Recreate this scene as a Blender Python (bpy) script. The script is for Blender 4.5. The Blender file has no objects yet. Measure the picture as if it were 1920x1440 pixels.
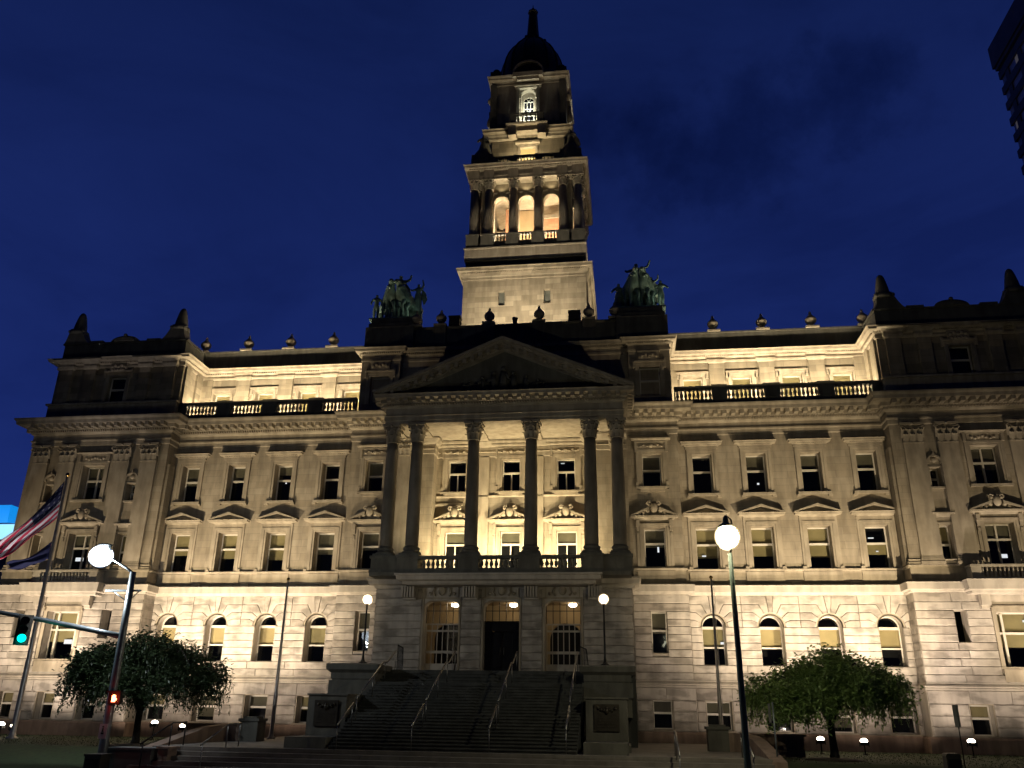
import bpy, math, random
from mathutils import Vector, Matrix
random.seed(7)
PI = math.pi
SC = bpy.context.scene
COL = SC.collection

# ---------------------------------------------------------------- camera
cd = bpy.data.cameras.new('camera'); cam = bpy.data.objects.new('camera', cd); COL.objects.link(cam)
cd.sensor_width = 36.0; cd.sensor_fit = 'HORIZONTAL'
cd.lens = 36.0 * 1573.4978546773198 / 1920
cd.clip_start = 0.1; cd.clip_end = 3000
_r = Vector((0.99120955, 0.13147361, 0.01477534)); _u = Vector((0.03392216, -0.36050329, 0.9321409))
_f = Vector((-0.12787848, 0.92344576, 0.36179417))
cam.matrix_world = Matrix(((_r.x, _u.x, -_f.x, 6.75480718), (_r.y, _u.y, -_f.y, -48.99385603),
                           (_r.z, _u.z, -_f.z, 1.6), (0, 0, 0, 1)))
SC.camera = cam
SC.view_settings.view_transform = 'Standard'; SC.view_settings.look = 'None'
SC.view_settings.exposure = 0.0; SC.view_settings.gamma = 1.0
try:
    SC.cycles.use_denoising = True
    SC.cycles.max_bounces = 5; SC.cycles.diffuse_bounces = 3; SC.cycles.glossy_bounces = 2
    SC.cycles.transparent_max_bounces = 8; SC.cycles.caustics_reflective = False; SC.cycles.caustics_refractive = False
    SC.cycles.sample_clamp_indirect = 4.0
except Exception:
    pass

# ---------------------------------------------------------------- node helpers
def newmat(name):
    m = bpy.data.materials.new(name); m.use_nodes = True
    nt = m.node_tree
    return m, nt, nt.nodes['Principled BSDF']
def nd(nt, typ, **kw):
    n = nt.nodes.new(typ)
    for k, v in kw.items():
        if k.startswith('i_'):
            n.inputs[k[2:].replace('_', ' ')].default_value = v
        else: setattr(n, k, v)
    return n
def ramp(nt, stops):
    n = nt.nodes.new('ShaderNodeValToRGB')
    while len(n.color_ramp.elements) < len(stops): n.color_ramp.elements.new(0.5)
    for e, (p, c) in zip(n.color_ramp.elements, stops):
        e.position = p; e.color = (c[0], c[1], c[2], 1)
    return n

# ---------------------------------------------------------------- world: dusk sky
w = bpy.data.worlds.new('World'); SC.world = w; w.use_nodes = True
nt = w.node_tree; bg = nt.nodes['Background']
sky = nd(nt, 'ShaderNodeTexSky', sky_type='NISHITA', sun_disc=False)
sky.sun_elevation = math.radians(-3.0); sky.sun_rotation = math.radians(150); sky.altitude = 200
sky.air_density = 1.6; sky.ozone_density = 6.0; sky.dust_density = 0.4
tc = nd(nt, 'ShaderNodeTexCoord')
mp = nd(nt, 'ShaderNodeMapping'); mp.inputs['Scale'].default_value = (1.0, 1.0, 2.6); mp.inputs['Location'].default_value = (1.7, 0.1, 0.4)
nt.links.new(tc.outputs['Generated'], mp.inputs['Vector'])
nz = nd(nt, 'ShaderNodeTexNoise'); nz.inputs['Scale'].default_value = 2.6; nz.inputs['Detail'].default_value = 10; nz.inputs['Roughness'].default_value = .58; nz.inputs['Distortion'].default_value = .5
nt.links.new(mp.outputs['Vector'], nz.inputs['Vector'])
cl = ramp(nt, [(0.30, (1.12, 1.1, 1.06)), (0.5, (.93, .93, .93)), (0.66, (.70, .72, .76))])
nt.links.new(nz.outputs['Fac'], cl.inputs['Fac'])
# even out the twilight glow towards the deep blue of the hour
deep = nd(nt, 'ShaderNodeMixRGB', blend_type='MIX'); deep.inputs['Fac'].default_value = 0.85
sep = nd(nt, 'ShaderNodeSeparateXYZ'); nt.links.new(tc.outputs['Generated'], sep.inputs['Vector'])
grad = ramp(nt, [(0.0, (.020, .040, .255)), (0.25, (.0115, .0265, .168)), (0.7, (.0068, .0165, .096)), (1.0, (.006, .0135, .083))])
nt.links.new(sep.outputs['Z'], grad.inputs['Fac'])
scl = nd(nt, 'ShaderNodeMixRGB', blend_type='MULTIPLY'); scl.inputs['Fac'].default_value = 1.0
scl.inputs['Color2'].default_value = (.10, .12, .6, 1)
nt.links.new(sky.outputs['Color'], scl.inputs['Color1'])
nt.links.new(scl.outputs['Color'], deep.inputs['Color1'])
g10 = nd(nt, 'ShaderNodeMixRGB', blend_type='MULTIPLY'); g10.inputs['Fac'].default_value = 1.0
g10.inputs['Color2'].default_value = (10, 10, 10, 1)
nt.links.new(grad.outputs['Color'], g10.inputs['Color1'])
nt.links.new(g10.outputs['Color'], deep.inputs['Color2'])
mul = nd(nt, 'ShaderNodeMixRGB', blend_type='MULTIPLY'); mul.inputs['Fac'].default_value = 1.0
# one bank of darker cloud to the right of the tower
cdir = (_f + _r * .26 + _u * .30).normalized()
sb = nd(nt, 'ShaderNodeVectorMath', operation='SUBTRACT'); nt.links.new(tc.outputs['Generated'], sb.inputs[0]); sb.inputs[1].default_value = cdir
sc_ = nd(nt, 'ShaderNodeVectorMath', operation='MULTIPLY'); nt.links.new(sb.outputs['Vector'], sc_.inputs[0]); sc_.inputs[1].default_value = (4.4, 4.4, 10.5)
nz2 = nd(nt, 'ShaderNodeTexNoise'); nz2.inputs['Scale'].default_value = 7.5; nz2.inputs['Detail'].default_value = 12; nz2.inputs['Roughness'].default_value = .62; nt.links.new(tc.outputs['Generated'], nz2.inputs['Vector'])
ln = nd(nt, 'ShaderNodeVectorMath', operation='LENGTH'); nt.links.new(sc_.outputs['Vector'], ln.inputs[0])
ad2 = nd(nt, 'ShaderNodeMath', operation='MULTIPLY_ADD'); ad2.inputs[1].default_value = -2.6; nt.links.new(nz2.outputs['Fac'], ad2.inputs[0]); nt.links.new(ln.outputs['Value'], ad2.inputs[2])
cb = ramp(nt, [(0.0, (.50, .54, .60)), (.28, (.68, .71, .75)), (.52, (.92, .92, .93)), (.7, (1, 1, 1))])
ofs = nd(nt, 'ShaderNodeMath', operation='ADD'); ofs.inputs[1].default_value = 1.15; nt.links.new(ad2.outputs[0], ofs.inputs[0]); nt.links.new(ofs.outputs[0], cb.inputs['Fac'])
mulc = nd(nt, 'ShaderNodeMixRGB', blend_type='MULTIPLY'); mulc.inputs['Fac'].default_value = 1.0
nt.links.new(deep.outputs['Color'], mulc.inputs['Color1']); nt.links.new(cb.outputs['Color'], mulc.inputs['Color2'])
nt.links.new(mulc.outputs['Color'], mul.inputs['Color1']); nt.links.new(cl.outputs['Color'], mul.inputs['Color2'])
# unseen sky behind the viewer is dimmed to cut the ambient light on the facade
yr = ramp(nt, [(0.0, (.10, .10, .10)), (0.42, (.16, .16, .16)), (0.62, (1, 1, 1))])
ym = nd(nt, 'ShaderNodeMath', operation='MULTIPLY_ADD'); ym.inputs[1].default_value = .5; ym.inputs[2].default_value = .5
nt.links.new(sep.outputs['Y'], ym.inputs[0]); nt.links.new(ym.outputs[0], yr.inputs['Fac'])
az = nd(nt, 'ShaderNodeMixRGB', blend_type='MULTIPLY'); az.inputs['Fac'].default_value = 1.0
nt.links.new(mul.outputs['Color'], az.inputs['Color1']); nt.links.new(yr.outputs['Color'], az.inputs['Color2'])
nt.links.new(az.outputs['Color'], bg.inputs['Color'])
bg.inputs['Strength'].default_value = 0.1

# ---------------------------------------------------------------- lights (lamps of the place; added fills are marked)
def aim(o, d):
    o.rotation_euler = Vector(d).to_track_quat('-Z', 'Y').to_euler()
def spot(name, loc, target, power, angle, blend=0.6, color=(1, .78, .5), size=.12, parent=None):
    l = bpy.data.lights.new(name, 'SPOT'); l.energy = power; l.spot_size = math.radians(angle); l.spot_blend = blend
    l.color = color; l.shadow_soft_size = size
    o = bpy.data.objects.new(name, l); COL.objects.link(o); o.location = loc
    aim(o, Vector(target) - Vector(loc)); o.parent = parent
    return o
def point(name, loc, power, color=(1, .78, .5), size=.15, parent=None):
    l = bpy.data.lights.new(name, 'POINT'); l.energy = power; l.color = color; l.shadow_soft_size = size
    o = bpy.data.objects.new(name, l); COL.objects.link(o); o.location = loc; o.parent = parent
    return o
def strip(name, loc, d, sx, sy, power, color=(1, .78, .5), spread=170):
    l = bpy.data.lights.new(name, 'AREA'); l.shape = 'RECTANGLE'; l.size = sx; l.size_y = sy; l.energy = power; l.color = color
    l.spread = math.radians(spread)
    o = bpy.data.objects.new(name, l); COL.objects.link(o); o.location = loc
    # long side along world x (or y), emission along d
    z = -Vector(d).normalized(); x = Vector((1, 0, 0)) if abs(d[0]) < .9 * Vector(d).length else Vector((0, 1, 0))
    y = z.cross(x).normalized(); x = y.cross(z)
    o.rotation_euler = Matrix((x, y, z)).transposed().to_euler()
    return o
GOLD = (1, .80, .51); CREAM = (1, .82, .55); PINK = (1, .76, .60); WHITE = (.93, 1, .86)
for s in (-1, 1):
    # floodlights out on the plaza, aimed at the upper wall (inferred, no fixtures built)
    spot('plaza_flood', (s * 20.6, -9.6, .2), (s * 16.9, 0, 8.8), 14800, 69, 1.0, GOLD, .08)
    spot('plaza_flood', (s * 28.2, -10.6, .2), (s * 27.2, 0, 9.0), 5600, 60, 1.0, GOLD, .08)
    spot('plaza_flood', (s * 13.0, -6.2, .2), (s * 12.2, 0, 9.0), 3100, 74, 1.0, GOLD, .08)
    spot('plaza_flood', (s * 8.6, -8.8, .35), (s * 10.2, 0, 9.6), 1300, 50, 1.0, GOLD, .1)
    # wall washers on the attic terrace behind the balustrade
    strip('terrace_washer', (s * 15.8, .55, 19.2), (0, .62, 1), 11.4, .12, 1150, CREAM, 150)
    strip('terrace_washer', (s * 21.0, .9, 19.25), (s * .7, .1, 1), .12, 1.6, 120, CREAM, 150)
# portico uplights on the balcony floor behind the columns
for x in (-5.9, -3.3, 0, 3.3, 5.9):
    spot('portico_uplight', (x, -2.75, 8.6), (x * .97, 0.2, 12.2), 2250 if abs(x) < 5 else 1700, 128, .9, (1, .80, .47), .2)
# tower washers on the roof behind the parapet
strip('tower_washer', (0, 1.2, 24.6), (0, 1, 1.15), 8.5, .2, 520, (1, .84, .60), 96)
for s in (-1, 1):
    strip('tower_washer', (s * 8.5, 9.6, 25.2), (-s * 1.1, 0, 1), .2, 6, 300, (1, .82, .55), 88)

# ---------------------------------------------------------------- materials
def stone(name, c1, c2, brick=None, stain=.35, rough=.85, island=0.0, mortar=.72, bump=.25, scale=1.0, top=.3):
    m, nt, bs = newmat(name)
    geo = nd(nt, 'ShaderNodeNewGeometry'); sp = nd(nt, 'ShaderNodeSeparateXYZ'); nt.links.new(geo.outputs['Position'], sp.inputs['Vector'])
    add = nd(nt, 'ShaderNodeMath', operation='ADD'); nt.links.new(sp.outputs['X'], add.inputs[0]); nt.links.new(sp.outputs['Y'], add.inputs[1])
    cmb = nd(nt, 'ShaderNodeCombineXYZ'); nt.links.new(add.outputs[0], cmb.inputs['X']); nt.links.new(sp.outputs['Z'], cmb.inputs['Y'])
    n1 = nd(nt, 'ShaderNodeTexNoise'); n1.inputs['Scale'].default_value = .55 * scale; n1.inputs['Detail'].default_value = 7; n1.inputs['Roughness'].default_value = .6
    nt.links.new(geo.outputs['Position'], n1.inputs['Vector'])
    # vertical streaks of soot
    mpv = nd(nt, 'ShaderNodeMapping'); mpv.inputs['Scale'].default_value = (2.0, 2.0, .5); nt.links.new(geo.outputs['Position'], mpv.inputs['Vector'])
    n2 = nd(nt, 'ShaderNodeTexNoise'); n2.inputs['Scale'].default_value = 1.3; n2.inputs['Detail'].default_value = 6
    nt.links.new(mpv.outputs['Vector'], n2.inputs['Vector'])
    r1 = ramp(nt, [(.3, c1), (.72, c2)]); nt.links.new(n1.outputs['Fac'], r1.inputs['Fac'])
    r2 = ramp(nt, [(.38, (1 - stain, 1 - stain, 1 - stain)), (.6, (1, 1, 1))]); nt.links.new(n2.outputs['Fac'], r2.inputs['Fac'])
    mx = nd(nt, 'ShaderNodeMixRGB', blend_type='MULTIPLY'); mx.inputs['Fac'].default_value = 1
    nt.links.new(r1.outputs['Color'], mx.inputs['Color1']); nt.links.new(r2.outputs['Color'], mx.inputs['Color2'])
    last = mx.outputs['Color']; hgt = None
    if brick:
        bt = nd(nt, 'ShaderNodeTexBrick'); bt.inputs['Scale'].default_value = 1
        bt.inputs['Brick Width'].default_value = brick[0]; bt.inputs['Row Height'].default_value = brick[1]
        bt.inputs['Mortar Size'].default_value = .012; bt.inputs['Mortar Smooth'].default_value = .3; bt.inputs['Bias'].default_value = 0
        v = brick[2]
        bt.inputs['Color1'].default_value = (1, 1, 1, 1); bt.inputs['Color2'].default_value = (v, v * .98, v * .95, 1)
        bt.inputs['Mortar'].default_value = (mortar, mortar, mortar, 1)
        nt.links.new(cmb.outputs['Vector'], bt.inputs['Vector'])
        m2 = nd(nt, 'ShaderNodeMixRGB', blend_type='MULTIPLY'); m2.inputs['Fac'].default_value = 1
        nt.links.new(last, m2.inputs['Color1']); nt.links.new(bt.outputs['Color'], m2.inputs['Color2']); last = m2.outputs['Color']
    if island:
        n3 = nd(nt, 'ShaderNodeTexNoise'); n3.inputs['Scale'].default_value = 1.1; n3.inputs['Detail'].default_value = 3
        mp3 = nd(nt, 'ShaderNodeMapping'); mp3.inputs['Scale'].default_value = (.8, .8, 1.8); nt.links.new(geo.outputs['Position'], mp3.inputs['Vector'])
        # every block gets its own patch of the blotches
        off = nd(nt, 'ShaderNodeVectorMath', operation='SCALE'); off.inputs[0].default_value = (31, 17, 23); nt.links.new(geo.outputs['Random Per Island'], off.inputs['Scale'])
        ad = nd(nt, 'ShaderNodeVectorMath', operation='ADD'); nt.links.new(mp3.outputs['Vector'], ad.inputs[0]); nt.links.new(off.outputs['Vector'], ad.inputs[1])
        nt.links.new(ad.outputs['Vector'], n3.inputs['Vector'])
        r3 = ramp(nt, [(.38, (1 - island, 1 - island, 1 - island * 1.02)), (.52, (1, 1, 1))]); nt.links.new(n3.outputs['Fac'], r3.inputs['Fac'])
        m3 = nd(nt, 'ShaderNodeMixRGB', blend_type='MULTIPLY'); m3.inputs['Fac'].default_value = 1
        nt.links.new(last, m3.inputs['Color1']); nt.links.new(r3.outputs['Color'], m3.inputs['Color2'])
        r4 = ramp(nt, [(0, (.78, .76, .74)), (.35, (.95, .94, .93)), (1, (1.0, 1.0, 1.0))]); nt.links.new(geo.outputs['Random Per Island'], r4.inputs['Fac'])
        m4 = nd(nt, 'ShaderNodeMixRGB', blend_type='MULTIPLY'); m4.inputs['Fac'].default_value = 1
        nt.links.new(m3.outputs['Color'], m4.inputs['Color1']); nt.links.new(r4.outputs['Color'], m4.inputs['Color2']); last = m4.outputs['Color']
    nt.links.new(last, bs.inputs['Base Color']); bs.inputs['Roughness'].default_value = rough
    n5 = nd(nt, 'ShaderNodeTexNoise'); n5.inputs['Scale'].default_value = 9; n5.inputs['Detail'].default_value = 5; nt.links.new(geo.outputs['Position'], n5.inputs['Vector'])
    bp = nd(nt, 'ShaderNodeBump'); bp.inputs['Strength'].default_value = bump; bp.inputs['Distance'].default_value = .03
    nt.links.new(n5.outputs['Fac'], bp.inputs['Height']); nt.links.new(bp.outputs['Normal'], bs.inputs['Normal'])
    return m
def plain(name, c, rough=.6, metal=0.0, var=.25, scale=3.0, spec=.5):
    m, nt, bs = newmat(name)
    geo = nd(nt, 'ShaderNodeNewGeometry'); n = nd(nt, 'ShaderNodeTexNoise'); n.inputs['Scale'].default_value = scale; n.inputs['Detail'].default_value = 5
    nt.links.new(geo.outputs['Position'], n.inputs['Vector'])
    r = ramp(nt, [(.3, tuple(v * (1 - var) for v in c)), (.7, tuple(min(1, v * (1 + var * .4)) for v in c))])
    nt.links.new(n.outputs['Fac'], r.inputs['Fac']); nt.links.new(r.outputs['Color'], bs.inputs['Base Color'])
    bs.inputs['Roughness'].default_value = rough; bs.inputs['Metallic'].default_value = metal
    return m
def emit(name, c, s):
    m, nt, bs = newmat(name)
    bs.inputs['Base Color'].default_value = (.1, .1, .1, 1)
    bs.inputs['Emission Color'].default_value = (*c, 1); bs.inputs['Emission Strength'].default_value = s
    return m
M = {}
M['ashlar'] = stone('sandstone_ashlar', (.31, .265, .195), (.42, .365, .28), (1.35, .41, .84), .26, mortar=.70)
M['trim'] = stone('carved_sandstone', (.32, .27, .2), (.44, .385, .295), None, .28, scale=1.6)
M['tower'] = stone('tower_sandstone', (.30, .255, .18), (.40, .345, .255), (1.15, .42, .62), .22, mortar=.62)
M['rustic'] = stone('rusticated_limestone', (.43, .39, .34), (.55, .50, .44), None, .22, island=.40)
M['base'] = stone('pale_limestone', (.42, .375, .315), (.52, .47, .4), None, .2, scale=1.2)
M['granite'] = stone('red_granite', (.27, .185, .135), (.36, .26, .2), None, .3, scale=2)
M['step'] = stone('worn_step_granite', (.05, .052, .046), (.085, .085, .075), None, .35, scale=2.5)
M['column_stone'] = stone('shaded_column_stone', (.19, .165, .125), (.27, .235, .18), None, .3, scale=1.5)  # trim stone darkened: silhouette shade and soot put into the shaft colour
M['dark_stone'] = stone('sooty_shaded_stone', (.11, .105, .085), (.17, .16, .13), None, .3, scale=1.5)  # soot tone that also carries the shade of unlit parts
M['paving'] = stone('terrace_paving', (.20, .18, .15), (.28, .25, .215), (1.5, .9, .8), .2, scale=1.4)
M['bronze'] = plain('green_bronze', (.20, .30, .25), .5, .35, .6, 1.6)
M['plaque'] = plain('dark_bronze_plaque', (.06, .05, .035), .45, .5, .4, 4)
M['roof'] = plain('dark_copper_roof', (.035, .034, .03), .6, .2, .4, 1.2)
M['iron'] = plain('black_iron', (.02, .02, .02), .45, .6)
M['rail'] = plain('steel_handrail', (.24, .23, .21), .4, .9)
M['whiteframe'] = plain('white_painted_sash', (.62, .58, .5), .55, 0, .12)
M['gate'] = plain('cream_painted_gate', (.42, .38, .32), .5, 0, .2)
M['door'] = plain('dark_bronze_door', (.012, .012, .012), .3, .4)
M['dark'] = plain('unlit_room', (.012, .012, .014), .9)
M['vest'] = stone('vestibule_plaster', (.33, .24, .13), (.4, .3, .17), None, .1)
M['brickin'] = stone('belfry_brick', (.42, .2, .11), (.5, .26, .15), (.5, .2, .7), .1)
M['pole'] = plain('galvanised_pole', (.22, .25, .26), .4, .6, .3)
M['greenpole'] = plain('green_painted_pole', (.10, .14, .10), .45, .2, .3)
M['alupole'] = plain('brushed_flagpole', (.42, .38, .34), .4, .5, .2)
M['gold'] = plain('gilded_ball', (.6, .4, .12), .25, 1)
M['signal'] = plain('black_signal_housing', (.025, .022, .018), .5)
M['asphalt'] = plain('asphalt', (.05, .05, .05), .9, 0, .4, 6)
M['walk'] = plain('concrete_walk', (.13, .135, .13), .85, 0, .35, 1.5)
M['grass_soil'] = plain('lawn_turf', (.03, .052, .014), .95, 0, .5, 5)
M['mulch'] = plain('mulch', (.035, .028, .02), .95, 0, .5, 8)
M['bark'] = plain('cherry_bark', (.045, .038, .03), .9, 0, .5, 7)
M['concrete'] = plain('tower_block_concrete', (.16, .15, .155), .8, 0, .25, .4)
M['blockglass'] = plain('dark_pane', (.02, .02, .024), .2, .3)
M['bandglass'] = plain('tower_block_window_band', (.6, .57, .6), .5, .0, .5, .25)
M['glow_pane'] = emit('lit_office_window', (.8, .88, 1), .55)
M['dim_glow'] = emit('dim_glow_panel', (.9, .82, .9), .045)  # faint emission to lighten the unlit high-rise
M['globe'] = emit('lamp_globe_glow', (1, .84, .56), 26)
M['lamp_y'] = emit('street_lamp_glow', (1, .93, .66), 40)
M['lamp_w'] = emit('white_lamp_glow', (.88, .95, 1), 42)
def frosted(name, c, e):
    m, nt, bs = newmat(name); out = nt.nodes['Material Output']; nt.nodes.remove(bs)
    rf = nd(nt, 'ShaderNodeBsdfRefraction'); rf.inputs['Roughness'].default_value = .5; rf.inputs['IOR'].default_value = 1.03; rf.inputs['Color'].default_value = (1, 1, .98, 1)
    em = nd(nt, 'ShaderNodeEmission'); em.inputs['Color'].default_value = (*c, 1); em.inputs['Strength'].default_value = e
    ad = nd(nt, 'ShaderNodeAddShader'); nt.links.new(rf.outputs[0], ad.inputs[0]); nt.links.new(em.outputs[0], ad.inputs[1]); nt.links.new(ad.outputs[0], out.inputs['Surface'])
    return m
M['frost_y'] = frosted('frosted_yellow_globe', (1, .80, .42), .42)
M['frost_w'] = frosted('frosted_white_lens', (.55, .72, 1), .42)
M['frost'] = frosted('frosted_globe', (1, .70, .38), .38)
M['flood'] = emit('floodlight_lens', (1, .84, .66), 30)
M['ceil'] = emit('vestibule_ceiling_lamp', (1, .86, .62), 9)
M['roomlight'] = emit('room_fitting_glow', (.9, .95, 1), .8)
M['green'] = emit('green_signal_lens', (.0, .95, .75), 2.4)
M['red'] = emit('red_hand_lens', (1, .16, .06), 16)
M['cyan'] = emit('cyan_light_panel', (.0, .30, .85), .8)
M['bluew'] = emit('blue_white_light_panel', (.40, .85, 1), 1.0)
M['haloblue'] = emit('deep_blue_light_band', (.0, .03, .5), .8)
M['red_c'] = plain('dead_lens', (.03, .01, .01), .3)
M['paper'] = plain('sign_white', (.5, .48, .5), .5)
M['signback'] = plain('sign_back', (.16, .17, .15), .5, .4)
M['dkblue'] = plain('navy_flag_cloth', (.012, .016, .07), .8, 0, .2)
def leafmat(name, c1, c2):
    m, nt, bs = newmat(name); geo = nd(nt, 'ShaderNodeNewGeometry'); r = ramp(nt, [(0, c1), (.6, tuple((a + b) / 2 for a, b in zip(c1, c2))), (1, c2)])
    nt.links.new(geo.outputs['Random Per Island'], r.inputs['Fac']); nt.links.new(r.outputs['Color'], bs.inputs['Base Color']); bs.inputs['Roughness'].default_value = .5
    out = nt.nodes['Material Output']; tr = nd(nt, 'ShaderNodeBsdfTranslucent'); nt.links.new(r.outputs['Color'], tr.inputs['Color'])
    mx = nd(nt, 'ShaderNodeMixShader'); mx.inputs['Fac'].default_value = .3; nt.links.new(bs.outputs[0], mx.inputs[1]); nt.links.new(tr.outputs[0], mx.inputs[2]); nt.links.new(mx.outputs[0], out.inputs['Surface'])
    return m
M['leaf_shaded'] = leafmat('cherry_leaves_shaded', (.018, .03, .012), (.05, .08, .03))  # left tree: darker copy of the leaves, dimness put into the colour
M['leaf_lamplit'] = leafmat('cherry_leaves_lamplit', (.11, .19, .045), (.32, .45, .14))  # right tree: brighter copy, street lamp light put into the leaf colour

def glassmat():
    m, nt, bs = newmat('window_glass')
    out = nt.nodes['Material Output']; nt.nodes.remove(bs)
    tr = nd(nt, 'ShaderNodeBsdfTransparent'); tr.inputs['Color'].default_value = (.72, .74, .72, 1)
    gl = nd(nt, 'ShaderNodeBsdfGlossy'); gl.inputs['Roughness'].default_value = .03; gl.inputs['Color'].default_value = (.8, .85, .9, 1)
    lw = nd(nt, 'ShaderNodeLayerWeight'); lw.inputs['Blend'].default_value = .5
    pw = nd(nt, 'ShaderNodeMath', operation='POWER'); pw.inputs[1].default_value = 4; nt.links.new(lw.outputs['Facing'], pw.inputs[0])
    fr = nd(nt, 'ShaderNodeMath', operation='MULTIPLY_ADD'); fr.inputs[1].default_value = .8; fr.inputs[2].default_value = .06; nt.links.new(pw.outputs[0], fr.inputs[0])
    geo = nd(nt, 'ShaderNodeNewGeometry'); n = nd(nt, 'ShaderNodeTexNoise'); n.inputs['Scale'].default_value = 1.1; nt.links.new(geo.outputs['Position'], n.inputs['Vector'])
    bp = nd(nt, 'ShaderNodeBump'); bp.inputs['Strength'].default_value = .12; bp.inputs['Distance'].default_value = .1; nt.links.new(n.outputs['Fac'], bp.inputs['Height'])
    nt.links.new(bp.outputs['Normal'], gl.inputs['Normal'])
    mx = nd(nt, 'ShaderNodeMixShader'); nt.links.new(fr.outputs[0], mx.inputs['Fac']); nt.links.new(tr.outputs['BSDF'], mx.inputs[1]); nt.links.new(gl.outputs['BSDF'], mx.inputs[2])
    nt.links.new(mx.outputs['Shader'], out.inputs['Surface'])
    return m
M['glass'] = glassmat()
M['blind'] = plain('tan_roller_blind', (.40, .33, .17), .8, 0, .2, 1.2)
M['blind_grey'] = plain('grey_roller_blind', (.19, .17, .12), .8, 0, .3, 1.2)
M['blind_bright'] = plain('cream_roller_blind', (.55, .43, .22), .8, 0, .15, 1.2)

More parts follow.
